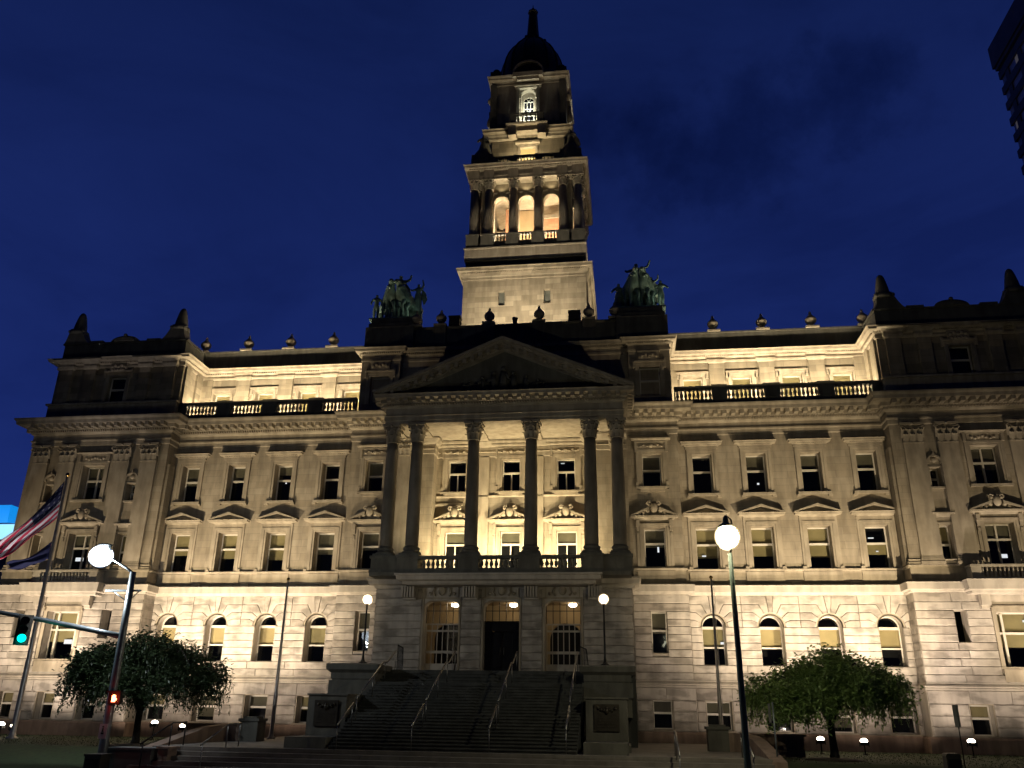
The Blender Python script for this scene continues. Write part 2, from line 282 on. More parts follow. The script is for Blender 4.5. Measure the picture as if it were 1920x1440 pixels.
# ---------------------------------------------------------------- mesh builder
class MB:
    def __init__(s, mx=1): s.v = []; s.f = []; s.mx = mx; s.off = (0, 0, 0); s.mats = []; s.cur = 0; s.fm = []; s.sm = []
    def mat(s, m):
        if m not in s.mats: s.mats.append(m)
        s.cur = s.mats.index(m); return s
    def add(s, vs, fs, smooth=False):
        b = len(s.v)
        for p in vs: s.v.append(((p[0] + s.off[0]) * s.mx, p[1] + s.off[1], p[2] + s.off[2]))
        for f in fs:
            g = [b + i for i in f]
            if s.mx < 0: g.reverse()
            s.f.append(g); s.fm.append(s.cur); s.sm.append(smooth)
    def box(s, x0, x1, y0, y1, z0, z1):
        if x0 > x1: x0, x1 = x1, x0
        s.add([(x0, y0, z0), (x1, y0, z0), (x1, y1, z0), (x0, y1, z0), (x0, y0, z1), (x1, y0, z1), (x1, y1, z1), (x0, y1, z1)],
              [(0, 3, 2, 1), (4, 5, 6, 7), (0, 1, 5, 4), (1, 2, 6, 5), (2, 3, 7, 6), (3, 0, 4, 7)])
    def quad(s, a, b, c, d): s.add([a, b, c, d], [(0, 1, 2, 3)])
    def prism(s, poly, y0, y1, ch=0.0):
        """poly CCW in (x,z) seen from the front (-y); y0 front, y1 back; ch chamfers the front edge"""
        n = len(poly)
        ar = sum(poly[i][0] * poly[(i + 1) % n][1] - poly[(i + 1) % n][0] * poly[i][1] for i in range(n))
        if ar < 0: poly = poly[::-1]
        if ch:
            fr = inset(poly, ch)
            vs = [(x, y0, z) for x, z in fr] + [(x, y0 + ch, z) for x, z in poly] + [(x, y1, z) for x, z in poly]
            fs = [tuple(range(n))]
            for i in range(n):
                j = (i + 1) % n
                fs.append((i, n + i, n + j, j)); fs.append((n + i, 2 * n + i, 2 * n + j, n + j))
            fs.append(tuple(range(3 * n - 1, 2 * n - 1, -1)))
        else:
            vs = [(x, y0, z) for x, z in poly] + [(x, y1, z) for x, z in poly]
            fs = [tuple(range(n)), tuple(range(2 * n - 1, n - 1, -1))]
            for i in range(n):
                j = (i + 1) % n; fs.append((i, n + i, n + j, j))
        s.add(vs, fs)
    def block(s, x0, x1, z0, z1, yf, yb, ch=.025, gap=.008):
        s.prism([(x0 + gap, z0 + gap), (x1 - gap, z0 + gap), (x1 - gap, z1 - gap), (x0 + gap, z1 - gap)], yf, yb, ch)
    def sweep(s, prof, path, closed=False, cap=True):
        """prof [(out,z)] going from bottom to top; path [(x,y)], outward is the right-hand side of travel"""
        P = [Vector(p) for p in path]; n = len(P); vs = []; fs = []
        for i in range(n):
            if closed: a = P[i] - P[i - 1]; b = P[(i + 1) % n] - P[i]
            else:
                a = P[i] - P[i - 1] if i > 0 else P[1] - P[0]
                b = P[i + 1] - P[i] if i < n - 1 else P[-1] - P[-2]
            a.normalize(); b.normalize()
            na = Vector((a.y, -a.x)); nb = Vector((b.y, -b.x)); m = na + nb
            m = m / max(.3, m.length_squared) * 2 if m.length > 1e-6 else na
            for o, z in prof: vs.append((P[i].x + m.x * o, P[i].y + m.y * o, z))
        k = len(prof)
        for i in range(n if closed else n - 1):
            j = (i + 1) % n
            for q in range(k - 1): fs.append((i * k + q, j * k + q, j * k + q + 1, i * k + q + 1))
        if cap and not closed:
            fs.append(tuple(range(k - 1, -1, -1))); fs.append(tuple((n - 1) * k + q for q in range(k)))
        s.add(vs, fs)
    def blocks_along(s, path, step, wdt, o0, o1, z0, z1, closed=False):
        P = [Vector(p) for p in path]
        segs = list(zip(P, P[1:])) + ([(P[-1], P[0])] if closed else [])
        for a, b in segs:
            d = b - a; L = d.length
            if L < step * .8: continue
            d.normalize(); nrm = Vector((d.y, -d.x)); n = max(1, int(round(L / step)))
            for i in range(n):
                c = a + d * ((i + .5) * L / n)
                q = [c - d * wdt / 2 + nrm * o0, c + d * wdt / 2 + nrm * o0, c + d * wdt / 2 + nrm * o1, c - d * wdt / 2 + nrm * o1]
                s.add([(p.x, p.y, z0) for p in q] + [(p.x, p.y, z1) for p in q],
                      [(0, 1, 2, 3), (7, 6, 5, 4), (0, 4, 5, 1), (1, 5, 6, 2), (2, 6, 7, 3), (3, 7, 4, 0)])
    def lathe(s, prof, c=(0, 0, 0), seg=16, smooth=True, sx=1, sy=1, rot=0):
        vs = []; fs = []; k = len(prof)
        for i in range(seg):
            a = 2 * PI * i / seg + rot
            for r, z in prof: vs.append((c[0] + r * math.cos(a) * sx, c[1] + r * math.sin(a) * sy, c[2] + z))
        for i in range(seg):
            j = (i + 1) % seg
            for q in range(k - 1): fs.append((i * k + q, j * k + q, j * k + q + 1, i * k + q + 1))
        fs.append(tuple(i * k for i in range(seg - 1, -1, -1))); fs.append(tuple(i * k + k - 1 for i in range(seg)))
        s.add(vs, fs, smooth)
    def tube(s, pts, rad, seg=8, smooth=True):
        pts = [Vector(p) for p in pts]; n = len(pts)
        if not isinstance(rad, (list, tuple)): rad = [rad] * n
        vs = []; fs = []; up = Vector((0, 0, 1))
        prev = None
        for i in range(n):
            t = (pts[min(i + 1, n - 1)] - pts[max(i - 1, 0)]).normalized()
            if prev is None:
                ref = Vector((0, 0, 1)) if abs(t.z) < .9 else Vector((1, 0, 0)); u = t.cross(ref).normalized()
            else:
                u = (prev - t * prev.dot(t)).normalized()
            prev = u; v = t.cross(u)
            for q in range(seg):
                a = 2 * PI * q / seg; vs.append(tuple(pts[i] + (u * math.cos(a) + v * math.sin(a)) * rad[i]))
        for i in range(n - 1):
            for q in range(seg):
                r = (q + 1) % seg; fs.append((i * seg + q, i * seg + r, (i + 1) * seg + r, (i + 1) * seg + q))
        fs.append(tuple(range(seg - 1, -1, -1))); fs.append(tuple((n - 1) * seg + q for q in range(seg)))
        s.add(vs, fs, smooth)
    def ball(s, c, r, seg=12, rings=8, sx=1, sy=1, sz=1):
        prof = [(r * math.sin(PI * i / rings) + 1e-4, -r * sz * math.cos(PI * i / rings)) for i in range(rings + 1)]
        s.lathe(prof, c, seg, True, sx, sy)
    def wall(s, y, x0, x1, z0, z1, ops, depth=.5):
        """front wall in plane y with rectangular openings and their reveals"""
        xs = sorted({x0, x1, *[o[0] for o in ops], *[o[1] for o in ops]}); zs = sorted({z0, z1, *[o[2] for o in ops], *[o[3] for o in ops]})
        xs = [x for x in xs if x0 <= x <= x1]; zs = [z for z in zs if z0 <= z <= z1]
        for a, b in zip(xs, xs[1:]):
            for c, d in zip(zs, zs[1:]):
                mx_, mz = (a + b) / 2, (c + d) / 2
                if any(o[0] < mx_ < o[1] and o[2] < mz < o[3] for o in ops): continue
                s.quad((a, y, c), (b, y, c), (b, y, d), (a, y, d))
        for a, b, c, d in ops:
            Y = y + depth
            s.quad((a, y, c), (a, y, d), (a, Y, d), (a, Y, c)); s.quad((b, y, d), (b, y, c), (b, Y, c), (b, Y, d))
            s.quad((a, y, d), (b, y, d), (b, Y, d), (a, Y, d)); s.quad((b, y, c), (a, y, c), (a, Y, c), (b, Y, c))
    def mesh(s, name, m=None):
        me = bpy.data.meshes.new(name); me.from_pydata(s.v, [], s.f)
        if s.mats:
            for q in s.mats: me.materials.append(q)
            me.polygons.foreach_set('material_index', s.fm)
        elif m: me.materials.append(m)
        me.polygons.foreach_set('use_smooth', s.sm); me.update()
        return me
    def obj(s, name, m=None, parent=None, loc=(0, 0, 0)):
        o = bpy.data.objects.new(name, s.mesh(name, m)); COL.objects.link(o); o.parent = parent; o.location = loc
        return o
def inset(poly, d):
    n = len(poly); out = []
    for i in range(n):
        p0 = Vector(poly[i - 1]); p = Vector(poly[i]); p1 = Vector(poly[(i + 1) % n])
        a = (p - p0); b = (p1 - p)
        if a.length < 1e-6 or b.length < 1e-6: out.append(tuple(p)); continue
        a.normalize(); b.normalize()
        na = Vector((-a.y, a.x)); nb = Vector((-b.y, b.x)); m = na + nb
        m = m / max(.35, m.length_squared) * 2 if m.length > 1e-6 else na
        out.append((p.x + m.x * d * 1.0, p.y + m.y * d * 1.0))
    return out
def inst(me, name, parent, loc, sx=1, rz=0):
    o = bpy.data.objects.new(name, me); COL.objects.link(o); o.parent = parent; o.location = loc
    if sx != 1: o.scale = (sx, 1, 1)
    if rz: o.rotation_euler = (0, 0, rz)
    return o
def empty(name, label, cat, loc=(0, 0, 0), group=None):
    o = bpy.data.objects.new(name, None); COL.objects.link(o); o.location = loc
    o['label'] = label; o['category'] = cat
    if group: o['group'] = group
    return o
def tag(o, label, cat, group=None):
    o['label'] = label; o['category'] = cat
    if group: o['group'] = group
    return o
def struct(mb, name, m=None):
    o = mb.obj(name, m); o['kind'] = 'structure'; return o

# ================================================================= GROUND
g = MB(); g.box(-900, 900, -700, 900, -1.4, -.95); struct(g, 'ground', M['asphalt'])
g = MB(); g.box(-60, 60, -27, -18.6, -.94, -.82); struct(g, 'pavement', M['walk'])
for s in (-1, 1):
    g = MB(s)
    g.box(11.6, 60, -12.8, -1.1, -1.0, -.12)
    g.add([(11.6, -12.8, -.12), (60, -12.8, -.12), (60, -18.6, -.8), (11.6, -18.6, -.8)], [(3, 2, 1, 0)])
    struct(g, 'lawn', M['grass_soil'])
g = MB(); g.box(-11.6, 11.6, -15.9, -1.1, -1.0, .1)
for i in range(6):
    g.box(-11.6, 11.6, -15.9 - .4 * (i + 1), -15.9 - .4 * i - .0, -1.0, .1 - .15 * (i + 1) + .0)
struct(g, 'terrace', M['paving'])
# grass tufts as one mass
g = MB()
rr = random.Random(3)
for i in range(9000):
    s = rr.choice((-1, 1)); x = s * rr.uniform(11.9, 33); y = rr.uniform(-12.7, -1.6); h = rr.uniform(.02, .05); a = rr.uniform(0, PI)
    dx, dy = .02 * math.cos(a), .02 * math.sin(a)
    g.add([(x - dx, y - dy, -.12), (x + dx, y + dy, -.12), (x + rr.uniform(-.03, .03), y + rr.uniform(-.03, .03), -.12 + h)], [(0, 1, 2)])
o = g.obj('grass', M['grass_soil']); o['kind'] = 'stuff'; o['label'] = 'short mown grass in front of the building'; o['category'] = 'grass'

# ================================================================= COUNTY BUILDING
B = empty('county_building', 'ornate stone county building with columned portico, floodlit wings and a tall domed central tower', 'building')
WX = [11.39 + 3.1 * k for k in range(4)]
XC = 26.7

# ---- window meshes -------------------------------------------------
def surround_mesh(kind):
    m = MB(); m.mat(M['trim'])
    def frame(hw, H, wd, y0=-.09, steps=2, sill=True):
        for k in range(steps):
            w_ = wd * (1 - .38 * k); yy = y0 + (.03 * k if k else 0) + (.035 * k)
            # outer band proud, inner band back
            a = hw + (0 if k else wd * .45); b = hw + wd if not k else hw + wd * .45
            yk = y0 if not k else y0 + .045
            m.box(-b, -a, yk, .02, 0, H + (b - hw)); m.box(a, b, yk, .02, 0, H + (b - hw)); m.box(-a, a, yk, .02, H + (a - hw), H + (b - hw))
    if kind == 'T3':
        hw, H = .57, 2.4; frame(hw, H, .3)
        m.box(-.92, .92, -.20, .02, -.14, 0); m.box(-.98, -.74, -.16, .02, -.24, -.14); m.box(.74, .98, -.16, .02, -.24, -.14)
        m.box(-.93, .93, -.12, .02, H + .31, H + .44)
        m.sweep([(0, H + .44), (.1, H + .46), (.17, H + .54), (.30, H + .57), (.32, H + .66), (.37, H + .7), (0, H + .74)], [(-.87, 0.02), (-.87, -.03), (.87, -.03), (.87, .02)])
        m.blocks_along([(-.87, -.03), (.87, -.03)], .12, .06, .1, .2, H + .48, H + .545)
    if kind == 'T2':
        hw, H = .63, 2.36; frame(hw, H, .27)
        m.box(-1.03, -.9, -.06, .02, 0, H + .5); m.box(.9, 1.03, -.06, .02, 0, H + .5); m.box(-.95, .95, -.05, .02, H + .28, H + .52)
        m.sweep([(0, H + .5), (.1, H + .53), (.14, H + .58), (.34, H + .61), (.36, H + .70), (.4, H + .73), (0, H + .76)], [(-.93, 0.02), (-.93, -.03), (.93, -.03), (.93, .02)])
        zb = H + .76; ap = H + 1.22
        m.prism([(-1.33, zb), (-1.13, zb), (0, ap - .13), (1.13, zb), (1.33, zb), (0, ap)][0:3] + [(0, ap - .0)], -.42, .02)
        m.prism([(1.33, zb), (0, ap), (0, ap - .13), (1.13, zb)], -.42, .02)
        m.prism([(-1.2, zb), (1.2, zb), (0, ap - .1)], -.10, .02)
        for s in (-1, 1): m.box(s * 1.0 - .1, s * 1.0 + .1, -.15, .02, -.06, .08)
    if kind == 'F3':
        hw, H = .55, 2.0; frame(hw, H, .26)
        m.box(-.98, .98, -.16, .02, H + .68, H + .76); m.sweep([(0, H + .76), (.12, H + .8), (.26, H + .84), (.28, H + .92), (0, H + .95)], [(-.9, .02), (-.9, -.03), (.9, -.03), (.9, .02)])
        m.box(-.84, .84, -.06, .02, H + .27, H + .68)
        for s in (-1, 1):
            m.box(s * .96, s * .82, -.15, .02, H + .1, H + .68); m.box(s * .9, s * .81, -.1, .02, .0, H + .1)
            m.box(s * .95, s * .8, -.15, .02, -.12, .3)
            for k in range(3): m.lathe([(.03, -.03), (.1, -.02), (.1, .02), (.03, .03)], (s * (.22 + .2 * k), -.08, H + .48 + (.05 if k % 2 else -.03)), 8)
        m.lathe([(.04, -.12), (.13, -.06), (.14, .06), (.04, .12)], (0, -.1, H + .48), 8)
        m.box(-.95, .95, -.18, .02, -.12, 0); m.box(-.7, .7, -.12, .02, -.3, -.12)
    if kind in ('F2', 'P2'):
        hw, H = (.6, 2.2) if kind == 'F2' else (.74, 2.2); frame(hw, H, .24)
        e = hw + .45
        for s in (-1, 1):
            m.box(s * (hw + .26), s * (hw + .42), -.07, .02, 0, H + .42)
            m.box(s * (hw + .24), s * (hw + .44), -.26, .02, H + .05, H + .42); m.box(s * (hw + .26), s * (hw + .42), -.18, .02, H - .18, H + .05)
            m.box(s * (hw + .27), s * (hw + .41), -.13, .02, H - .5, H - .3)
        m.sweep([(0, H + .42), (.08, H + .44), (.12, H + .52), (.3, H + .55), (.32, H + .64), (0, H + .68)], [(-e, .02), (-e, -.1), (e, -.1), (e, .02)])
        zb = H + .68; ap = H + 1.25
        E_ = e + .3
        for s in (-1, 1):
            m.prism([(s * E_, zb), (s * (E_ - .25), zb), (s * .28, ap - .26), (s * .28, ap - .12)], -.42, .02)
        m.prism([(-e, zb), (e, zb), (.2, ap - .2), (-.2, ap - .2)], -.10, .02)
        # cartouche and swags that break the pediment
        m.ball((0, -.34, zb + .42), .22, 10, 8, 1, .7, 1.35); m.ball((0, -.42, zb + .42), .13, 8, 6, 1, .6, 1.4)
        for s in (-1, 1):
            m.ball((s * .26, -.3, zb + .62), .1, 8, 6); m.ball((s * .36, -.28, zb + .25), .13, 8, 6); m.ball((s * .58, -.25, zb + .12), .11, 8, 6); m.ball((s * .8, -.22, zb + .07), .09, 8, 6)
            m.tube([(s * .15, -.35, zb + .72), (s * .32, -.33, zb + .8), (s * .4, -.3, zb + .66), (s * .3, -.3, zb + .55)], .045, 6)
    if kind == 'P3':
        hw, H = .74, 2.25; frame(hw, H, .24)
        m.box(-.98, .98, -.12, .02, H + .62, H + .7); m.box(-.85, .85, -.06, .02, H + .26, H + .62)
        for s in (-1, 1): m.box(s * 1.08, s * .93, -.2, .02, H + .2, H + .68); m.box(s * 1.04, s * .96, -.1, .02, -.1, H + .2)
        for k in range(-3, 4): m.ball((k * .2, -.08, H + .44 + .06 * math.cos(k * 1.6)), .09, 8, 6)
        m.sweep([(0, H + .7), (.1, H + .72), (.2, H + .78), (0, H + .82)], [(-1.05, .02), (-1.05, -.12), (1.05, -.12), (1.05, .02)])
        m.box(-1.1, 1.1, -.2, .02, -.14, 0)
    if kind == 'N3':
        hw, H = .3, 1.12; m.box(-.36, -.3, -.05, .02, 0, H + .08); m.box(.3, .36, -.05, .02, 0, H + .08); m.box(-.3, .3, -.05, .02, H, H + .08)
        m.box(-.42, .42, -.12, .02, -.1, 0)
        pts = [(.42 * math.cos(a), H + .28 + .42 * math.sin(a)) for a in [PI * i / 10 for i in range(11)]]
        inn = [(.33 * math.cos(a), H + .28 + .33 * math.sin(a)) for a in [PI * i / 10 for i in range(10, -1, -1)]]
        for i in range(10): m.prism([pts[i], pts[i + 1], inn[9 - i], inn[10 - i]], -.16, .02)
        m.prism([(-.07, H + .66), (.07, H + .66), (0, H + .92)], -.16, .02); m.box(-.46, -.3, -.14, .02, H + .2, H + .29); m.box(.3, .46, -.14, .02, H + .2, H + .29)
        m.ball((0, -.03, H + .42), .16, 8, 6, 1, .6, 1)
    if kind == 'N2':
        hw, H = .33, 2.1; m.box(-.41, -.33, -.05, .02, 0, H + .1); m.box(.33, .41, -.05, .02, 0, H + .1); m.box(-.33, .33, -.05, .02, H, H + .1)
        m.sweep([(0, H + .35), (.06, H + .4), (.14, H + .5), (.18, H + .52), (.2, H + .6), (0, H + .62)], [(-.38, .02), (-.38, -.03), (.38, -.03), (.38, .02)])
        m.box(-.38, .38, -.04, .02, H + .25, H + .35)
    if kind == 'A':
        hw, H = .62, 1.75; frame(hw, H, .24, -.07)
        m.box(-1.0, -.8, -.07, .02, H - .16, H + .3); m.box(.8, 1.0, -.07, .02, H - .16, H + .3); m.box(-1.02, 1.02, -.1, .02, H + .24, H + .33)
    if kind == 'C':     # centre attic window with relief above
        hw, H = .62, 1.9; frame(hw, H, .26)
        m.box(-.95, .95, -.2, .02, H + .27, H + .37); m.box(-1.02, -.86, -.14, .02, H - .1, H + .5); m.box(.86, 1.02, -.14, .02, H - .1, H + .5)
        m.box(-.62, .62, -.16, .02, H + .37, H + .95)
        for k in range(-2, 3): m.ball((k * .22, -.17, H + .66 + .08 * (k % 2)), .12, 8, 6)
        m.box(-.7, .7, -.22, .02, H + .95, H + 1.02)
    if kind == 'T1':    # round-headed: moulded ring
        hw = .62; zs = 2.02
        n = 16
        for i in range(n):
            a, b = PI * i / n, PI * (i + 1) / n
            for r0, r1, y in ((.62, .68, .0), (.68, .76, -.04)):
                m.prism([(r0 * math.cos(a), zs + r0 * math.sin(a)), (r1 * math.cos(a), zs + r1 * math.sin(a)), (r1 * math.cos(b), zs + r1 * math.sin(b)), (r0 * math.cos(b), zs + r0 * math.sin(b))], y, .1)
    if kind == 'T0':
        m.box(-.72, -.66, -.02, .1, 0, 1.5); m.box(.66, .72, -.02, .1, 0, 1.5); m.box(-.66, .66, -.02, .1, 1.44, 1.5); m.box(-.8, .8, -.12, .06, -.08, 0)
    if kind == 'S1':    # plain slot in the rusticated floor
        m.box(-.48, -.43, 0.0, .1, 0, 2.22); m.box(.43, .48, 0.0, .1, 0, 2.22); m.box(-.5, .5, -.05, .1, -.06, 0)
    if kind == 'P1':
        m.box(-1.25, -1.05, -.06, .06, 0, 2.95); m.box(1.05, 1.25, -.06, .06, 0, 2.95); m.box(-1.05, 1.05, -.06, .06, 2.73, 2.95)
        m.box(-1.32, 1.32, -.12, .02, 2.95, 3.03); m.box(-1.3, 1.3, -.1, .05, -.1, 0); m.box(-1.2, 1.2, -.14, .03, -.72, -.1)
        m.box(-1.28, -1.16, -.2, -.05, 2.75, 2.95); m.box(1.16, 1.28, -.2, -.05, 2.75, 2.95)
    return m.mesh('window_surround')

def frame_mesh(hw, H, arch=False, mull=0, rail=.62, fan=False, tri=False):
    m = MB(); y0, y1 = .30, .37; t = .065
    top = H if not arch else H - hw
    m.box(-hw, -hw + t, y0, y1, 0, top); m.box(hw - t, hw, y0, y1, 0, top); m.box(-hw + t, hw - t, y0, y1, 0, t)
    m.box(-hw + t, hw - t, y0, y1, top - t, top)
    m.box(-hw + t, hw - t, y0 - .03, y1, H * rail - .055 if not arch else top * .47 - .04, H * rail + .055 if not arch else top * .47 + .04)
    if arch:
        m.box(-hw + t, hw - t, y0 - .03, y1, top - .09, top + .05)
        n = 14
        for i in range(n):
            a, b = PI * i / n, PI * (i + 1) / n; r0, r1 = hw - t, hw
            m.prism([(r0 * math.cos(a), top + r0 * math.sin(a)), (r1 * math.cos(a), top + r1 * math.sin(a)), (r1 * math.cos(b), top + r1 * math.sin(b)), (r0 * math.cos(b), top + r0 * math.sin(b))], y0, y1)
    if mull == 1: m.box(-.05, .05, y0 - .02, y1, t, top - t)
    if mull == 2: m.box(-.035, .035, y0 - .02, y1, t, H * rail - .05)
    if tri:
        for x in (-.62, .62): m.box(x - .06, x + .06, y0 - .05, y1, t, top - t)
    return m.mesh('window_frame')
def pane_mesh(hw, H, arch=False):
    m = MB(); y = .385
    if not arch: m.quad((-hw, y, 0), (hw, y, 0), (hw, y, H), (-hw, y, H))
    else:
        zs = H - hw; pts = [(hw, y, 0)] + [(hw * math.cos(PI * i / 14), y, zs + hw * math.sin(PI * i / 14)) for i in range(15)] + [(-hw, y, 0)]
        m.add(pts[::-1], [tuple(range(len(pts) - 1, -1, -1))])
    return m.mesh('window_pane')
def blind_mesh(hw, z0, z1):
    m = MB(); m.box(-hw, hw, .44, .455, z0, z1); m.box(-hw, hw, .43, .465, z0 - .03, z0); return m.mesh('window_blind')
_cache = {}
WK = {  # kind: (surround, hw, H, arch, mull, rail, tri, blind hw)
    'T3': dict(hw=.57, H=2.4, rail=.60), 'T2': dict(hw=.63, H=2.36, rail=.60), 'F3': dict(hw=.55, H=2.0, rail=.55), 'F2': dict(hw=.6, H=2.2, rail=.62),
    'Q3': dict(sur='F3', hw=.55, H=2.0, rail=.6, mull=2), 'Q2': dict(sur='F2', hw=.6, H=2.2, rail=.66, mull=2),
    'P3': dict(hw=.74, H=2.25, mull=1, rail=.6), 'P2': dict(hw=.74, H=2.2, mull=1, rail=.62), 'N3': dict(hw=.3, H=1.12, rail=.5), 'N2': dict(hw=.33, H=2.1, rail=.5),
    'A': dict(hw=.62, H=1.75, rail=.6), 'C': dict(hw=.62, H=1.9, rail=.55), 'T1': dict(hw=.62, H=2.64, arch=True), 'T0': dict(hw=.66, H=1.44, rail=.56),
    'S1': dict(hw=.43, H=2.22, rail=.55), 'P1': dict(hw=1.05, H=2.73, rail=.62, tri=True), 'S0': dict(sur='S0', hw=.28, H=1.6, rail=.5)}
rw = random.Random(11)
def window(kind, x, y, z, blind=None, bm='blind'):
    k = WK[kind]; hw, H = k['hw'], k['H']; sur = k.get('sur', kind)
    if ('s', sur) not in _cache: _cache['s', sur] = surround_mesh(sur)
    if ('f', kind) not in _cache:
        _cache['f', kind] = frame_mesh(hw, H, k.get('arch', False), k.get('mull', 0), k.get('rail', .6), tri=k.get('tri', False)); _cache['f', kind].materials.append(M['whiteframe'])
        _cache['p', kind] = pane_mesh(hw, H, k.get('arch', False)); _cache['p', kind].materials.append(M['glass'])
    if len(_cache['s', sur].vertices) == 0:
        pass
    wo = inst(_cache['s', sur], 'window', B, (x, y, z))
    dy = 0 if kind in ('C', 'Q3', 'Q2') else (.16 if kind == 'A' else .27)
    inst(_cache['f', kind], 'window_frame', wo, (0, dy, 0)); inst(_cache['p', kind], 'window_pane', wo, (0, dy, 0))
    if blind:
        z0, z1 = blind
        key = ('b', kind, round(z0, 2), round(z1, 2), bm)
        if key not in _cache: _cache[key] = blind_mesh(hw, z0 * H, z1 * H); _cache[key].materials.append(M[bm])
        inst(_cache[key], 'window_blind', wo, (0, dy, 0))
    return wo

# ---- wings, flanks, pavilions ---------------------------------------
COURSES = [3.2, 3.6, 4.01, 4.39, 4.79, 5.19, 5.59, 6.0, 6.39, 6.79, 7.22, 7.7]
def courses(m, x0, x1, zs, ops, yf, yb, ch=.03, L=2.2, rnd=None):
    for i, (a, b) in enumerate(zip(zs, zs[1:])):
        iv = [(x0, x1)]
        for o in ops:
            if o[2] < (a + b) / 2 < o[3]:
                nv = []
                for p, q in iv:
                    if o[1] <= p or o[0] >= q: nv.append((p, q)); continue
                    if o[0] > p + .05: nv.append((p, o[0]))
                    if o[1] < q - .05: nv.append((o[1], q))
                iv = nv
        for p, q in iv:
            n = max(1, int(round((q - p) / L)))
            sh = (.5 if i % 2 else 0) / n if n > 1 else 0
            cuts = [p] + [p + (q - p) * ((k) / n + (sh if n > 1 else 0) * .5) for k in range(1, n)] + [q]
            for u_, v_ in zip(cuts, cuts[1:]):
                ins = (u_ != p, v_ != q)
                m.block(u_, v_, a, b, yf, yb, ch)
def vous_bay(m, xc, half, yf, yb):
    """splayed voussoirs over a round-headed window; the course lines bend into the arch"""
    r = .76; zs = 6.0
    def arc(a0, a1, n=4): return [(r * math.cos(math.radians(a0 + (a1 - a0) * i / n)), zs + r * math.sin(math.radians(a0 + (a1 - a0) * i / n))) for i in range(n + 1)]
    P = [arc(84, 66) + [(.60, 7.22), (half, 7.22), (half, 7.7), (.2, 7.7)],
         arc(66, 42) + [(.92, 6.79), (half, 6.79), (half, 7.22), (.60, 7.22)],
         arc(42, 20) + [(1.05, 6.39), (half, 6.39), (half, 6.79), (.92, 6.79)],
         arc(20, 0) + [(half, 6.0), (half, 6.39), (1.05, 6.39)]]
    key = arc(96, 84, 3) + [(.2, 7.7), (-.2, 7.7)]
    m.prism([(x + xc, z) for x, z in inset(key[::-1] if False else ccw(key), .008)], yf - .03, yb, .025)
    for s in (1, -1):
        for p in P:
            q = ccw([(x * s, z) for x, z in p]); q = inset(q, .008)
            m.prism([(x + xc, z) for x, z in q], yf, yb, .028)
def ccw(poly):
    n = len(poly); ar = sum(poly[i][0] * poly[(i + 1) % n][1] - poly[(i + 1) % n][0] * poly[i][1] for i in range(n))
    return poly[::-1] if ar < 0 else poly
def arch_fill(m, xc, hw, zs, ztop, y, depth=.4, n=14):
    """spandrels between a rectangular opening and its round head, plus the soffit"""
    for s in (-1, 1):
        pts = [(hw * math.cos(PI / 2 * i / n), zs + hw * math.sin(PI / 2 * i / n)) for i in range(n + 1)]
        for a, b in zip(pts, pts[1:]):
            q = [(s * a[0], a[1]), (s * hw, a[1]), (s * hw, b[1]), (s * b[0], b[1])]
            q = ccw([(x + xc, z) for x, z in q]); m.add([(x, y, z) for x, z in q], [(0, 1, 2, 3)])
            m.add([(xc + s * a[0], y, a[1]), (xc + s * b[0], y, b[1]), (xc + s * b[0], y + depth, b[1]), (xc + s * a[0], y + depth, a[1])], [(0, 1, 2, 3)])
PATH = [(6.9, -.5), (9.99, -.5), (9.99, 0), (21.85, 0), (21.85, -1.12), (31.35, -1.12), (31.35, 14)]
BPATH = [(7.05, -.62), (10.12, -.62), (10.12, -.1), (21.68, -.1), (21.68, -1.32), (31.5, -1.32), (31.5, 14)]
def off(path, d): return [(x, y) for x, y in path]
CORN = [(0, 17.05), (.06, 17.1), (.06, 17.35), (.13, 17.4), (.13, 17.48), (.04, 17.5), (.04, 17.82), (.12, 17.86), (.2, 17.95), (.2, 18.1), (.34, 18.14), (.34, 18.34), (.36, 18.36), (.86, 18.4), (.88, 18.58), (.98, 18.7), (1.0, 18.78), (0, 18.86), (-.3, 18.86)]

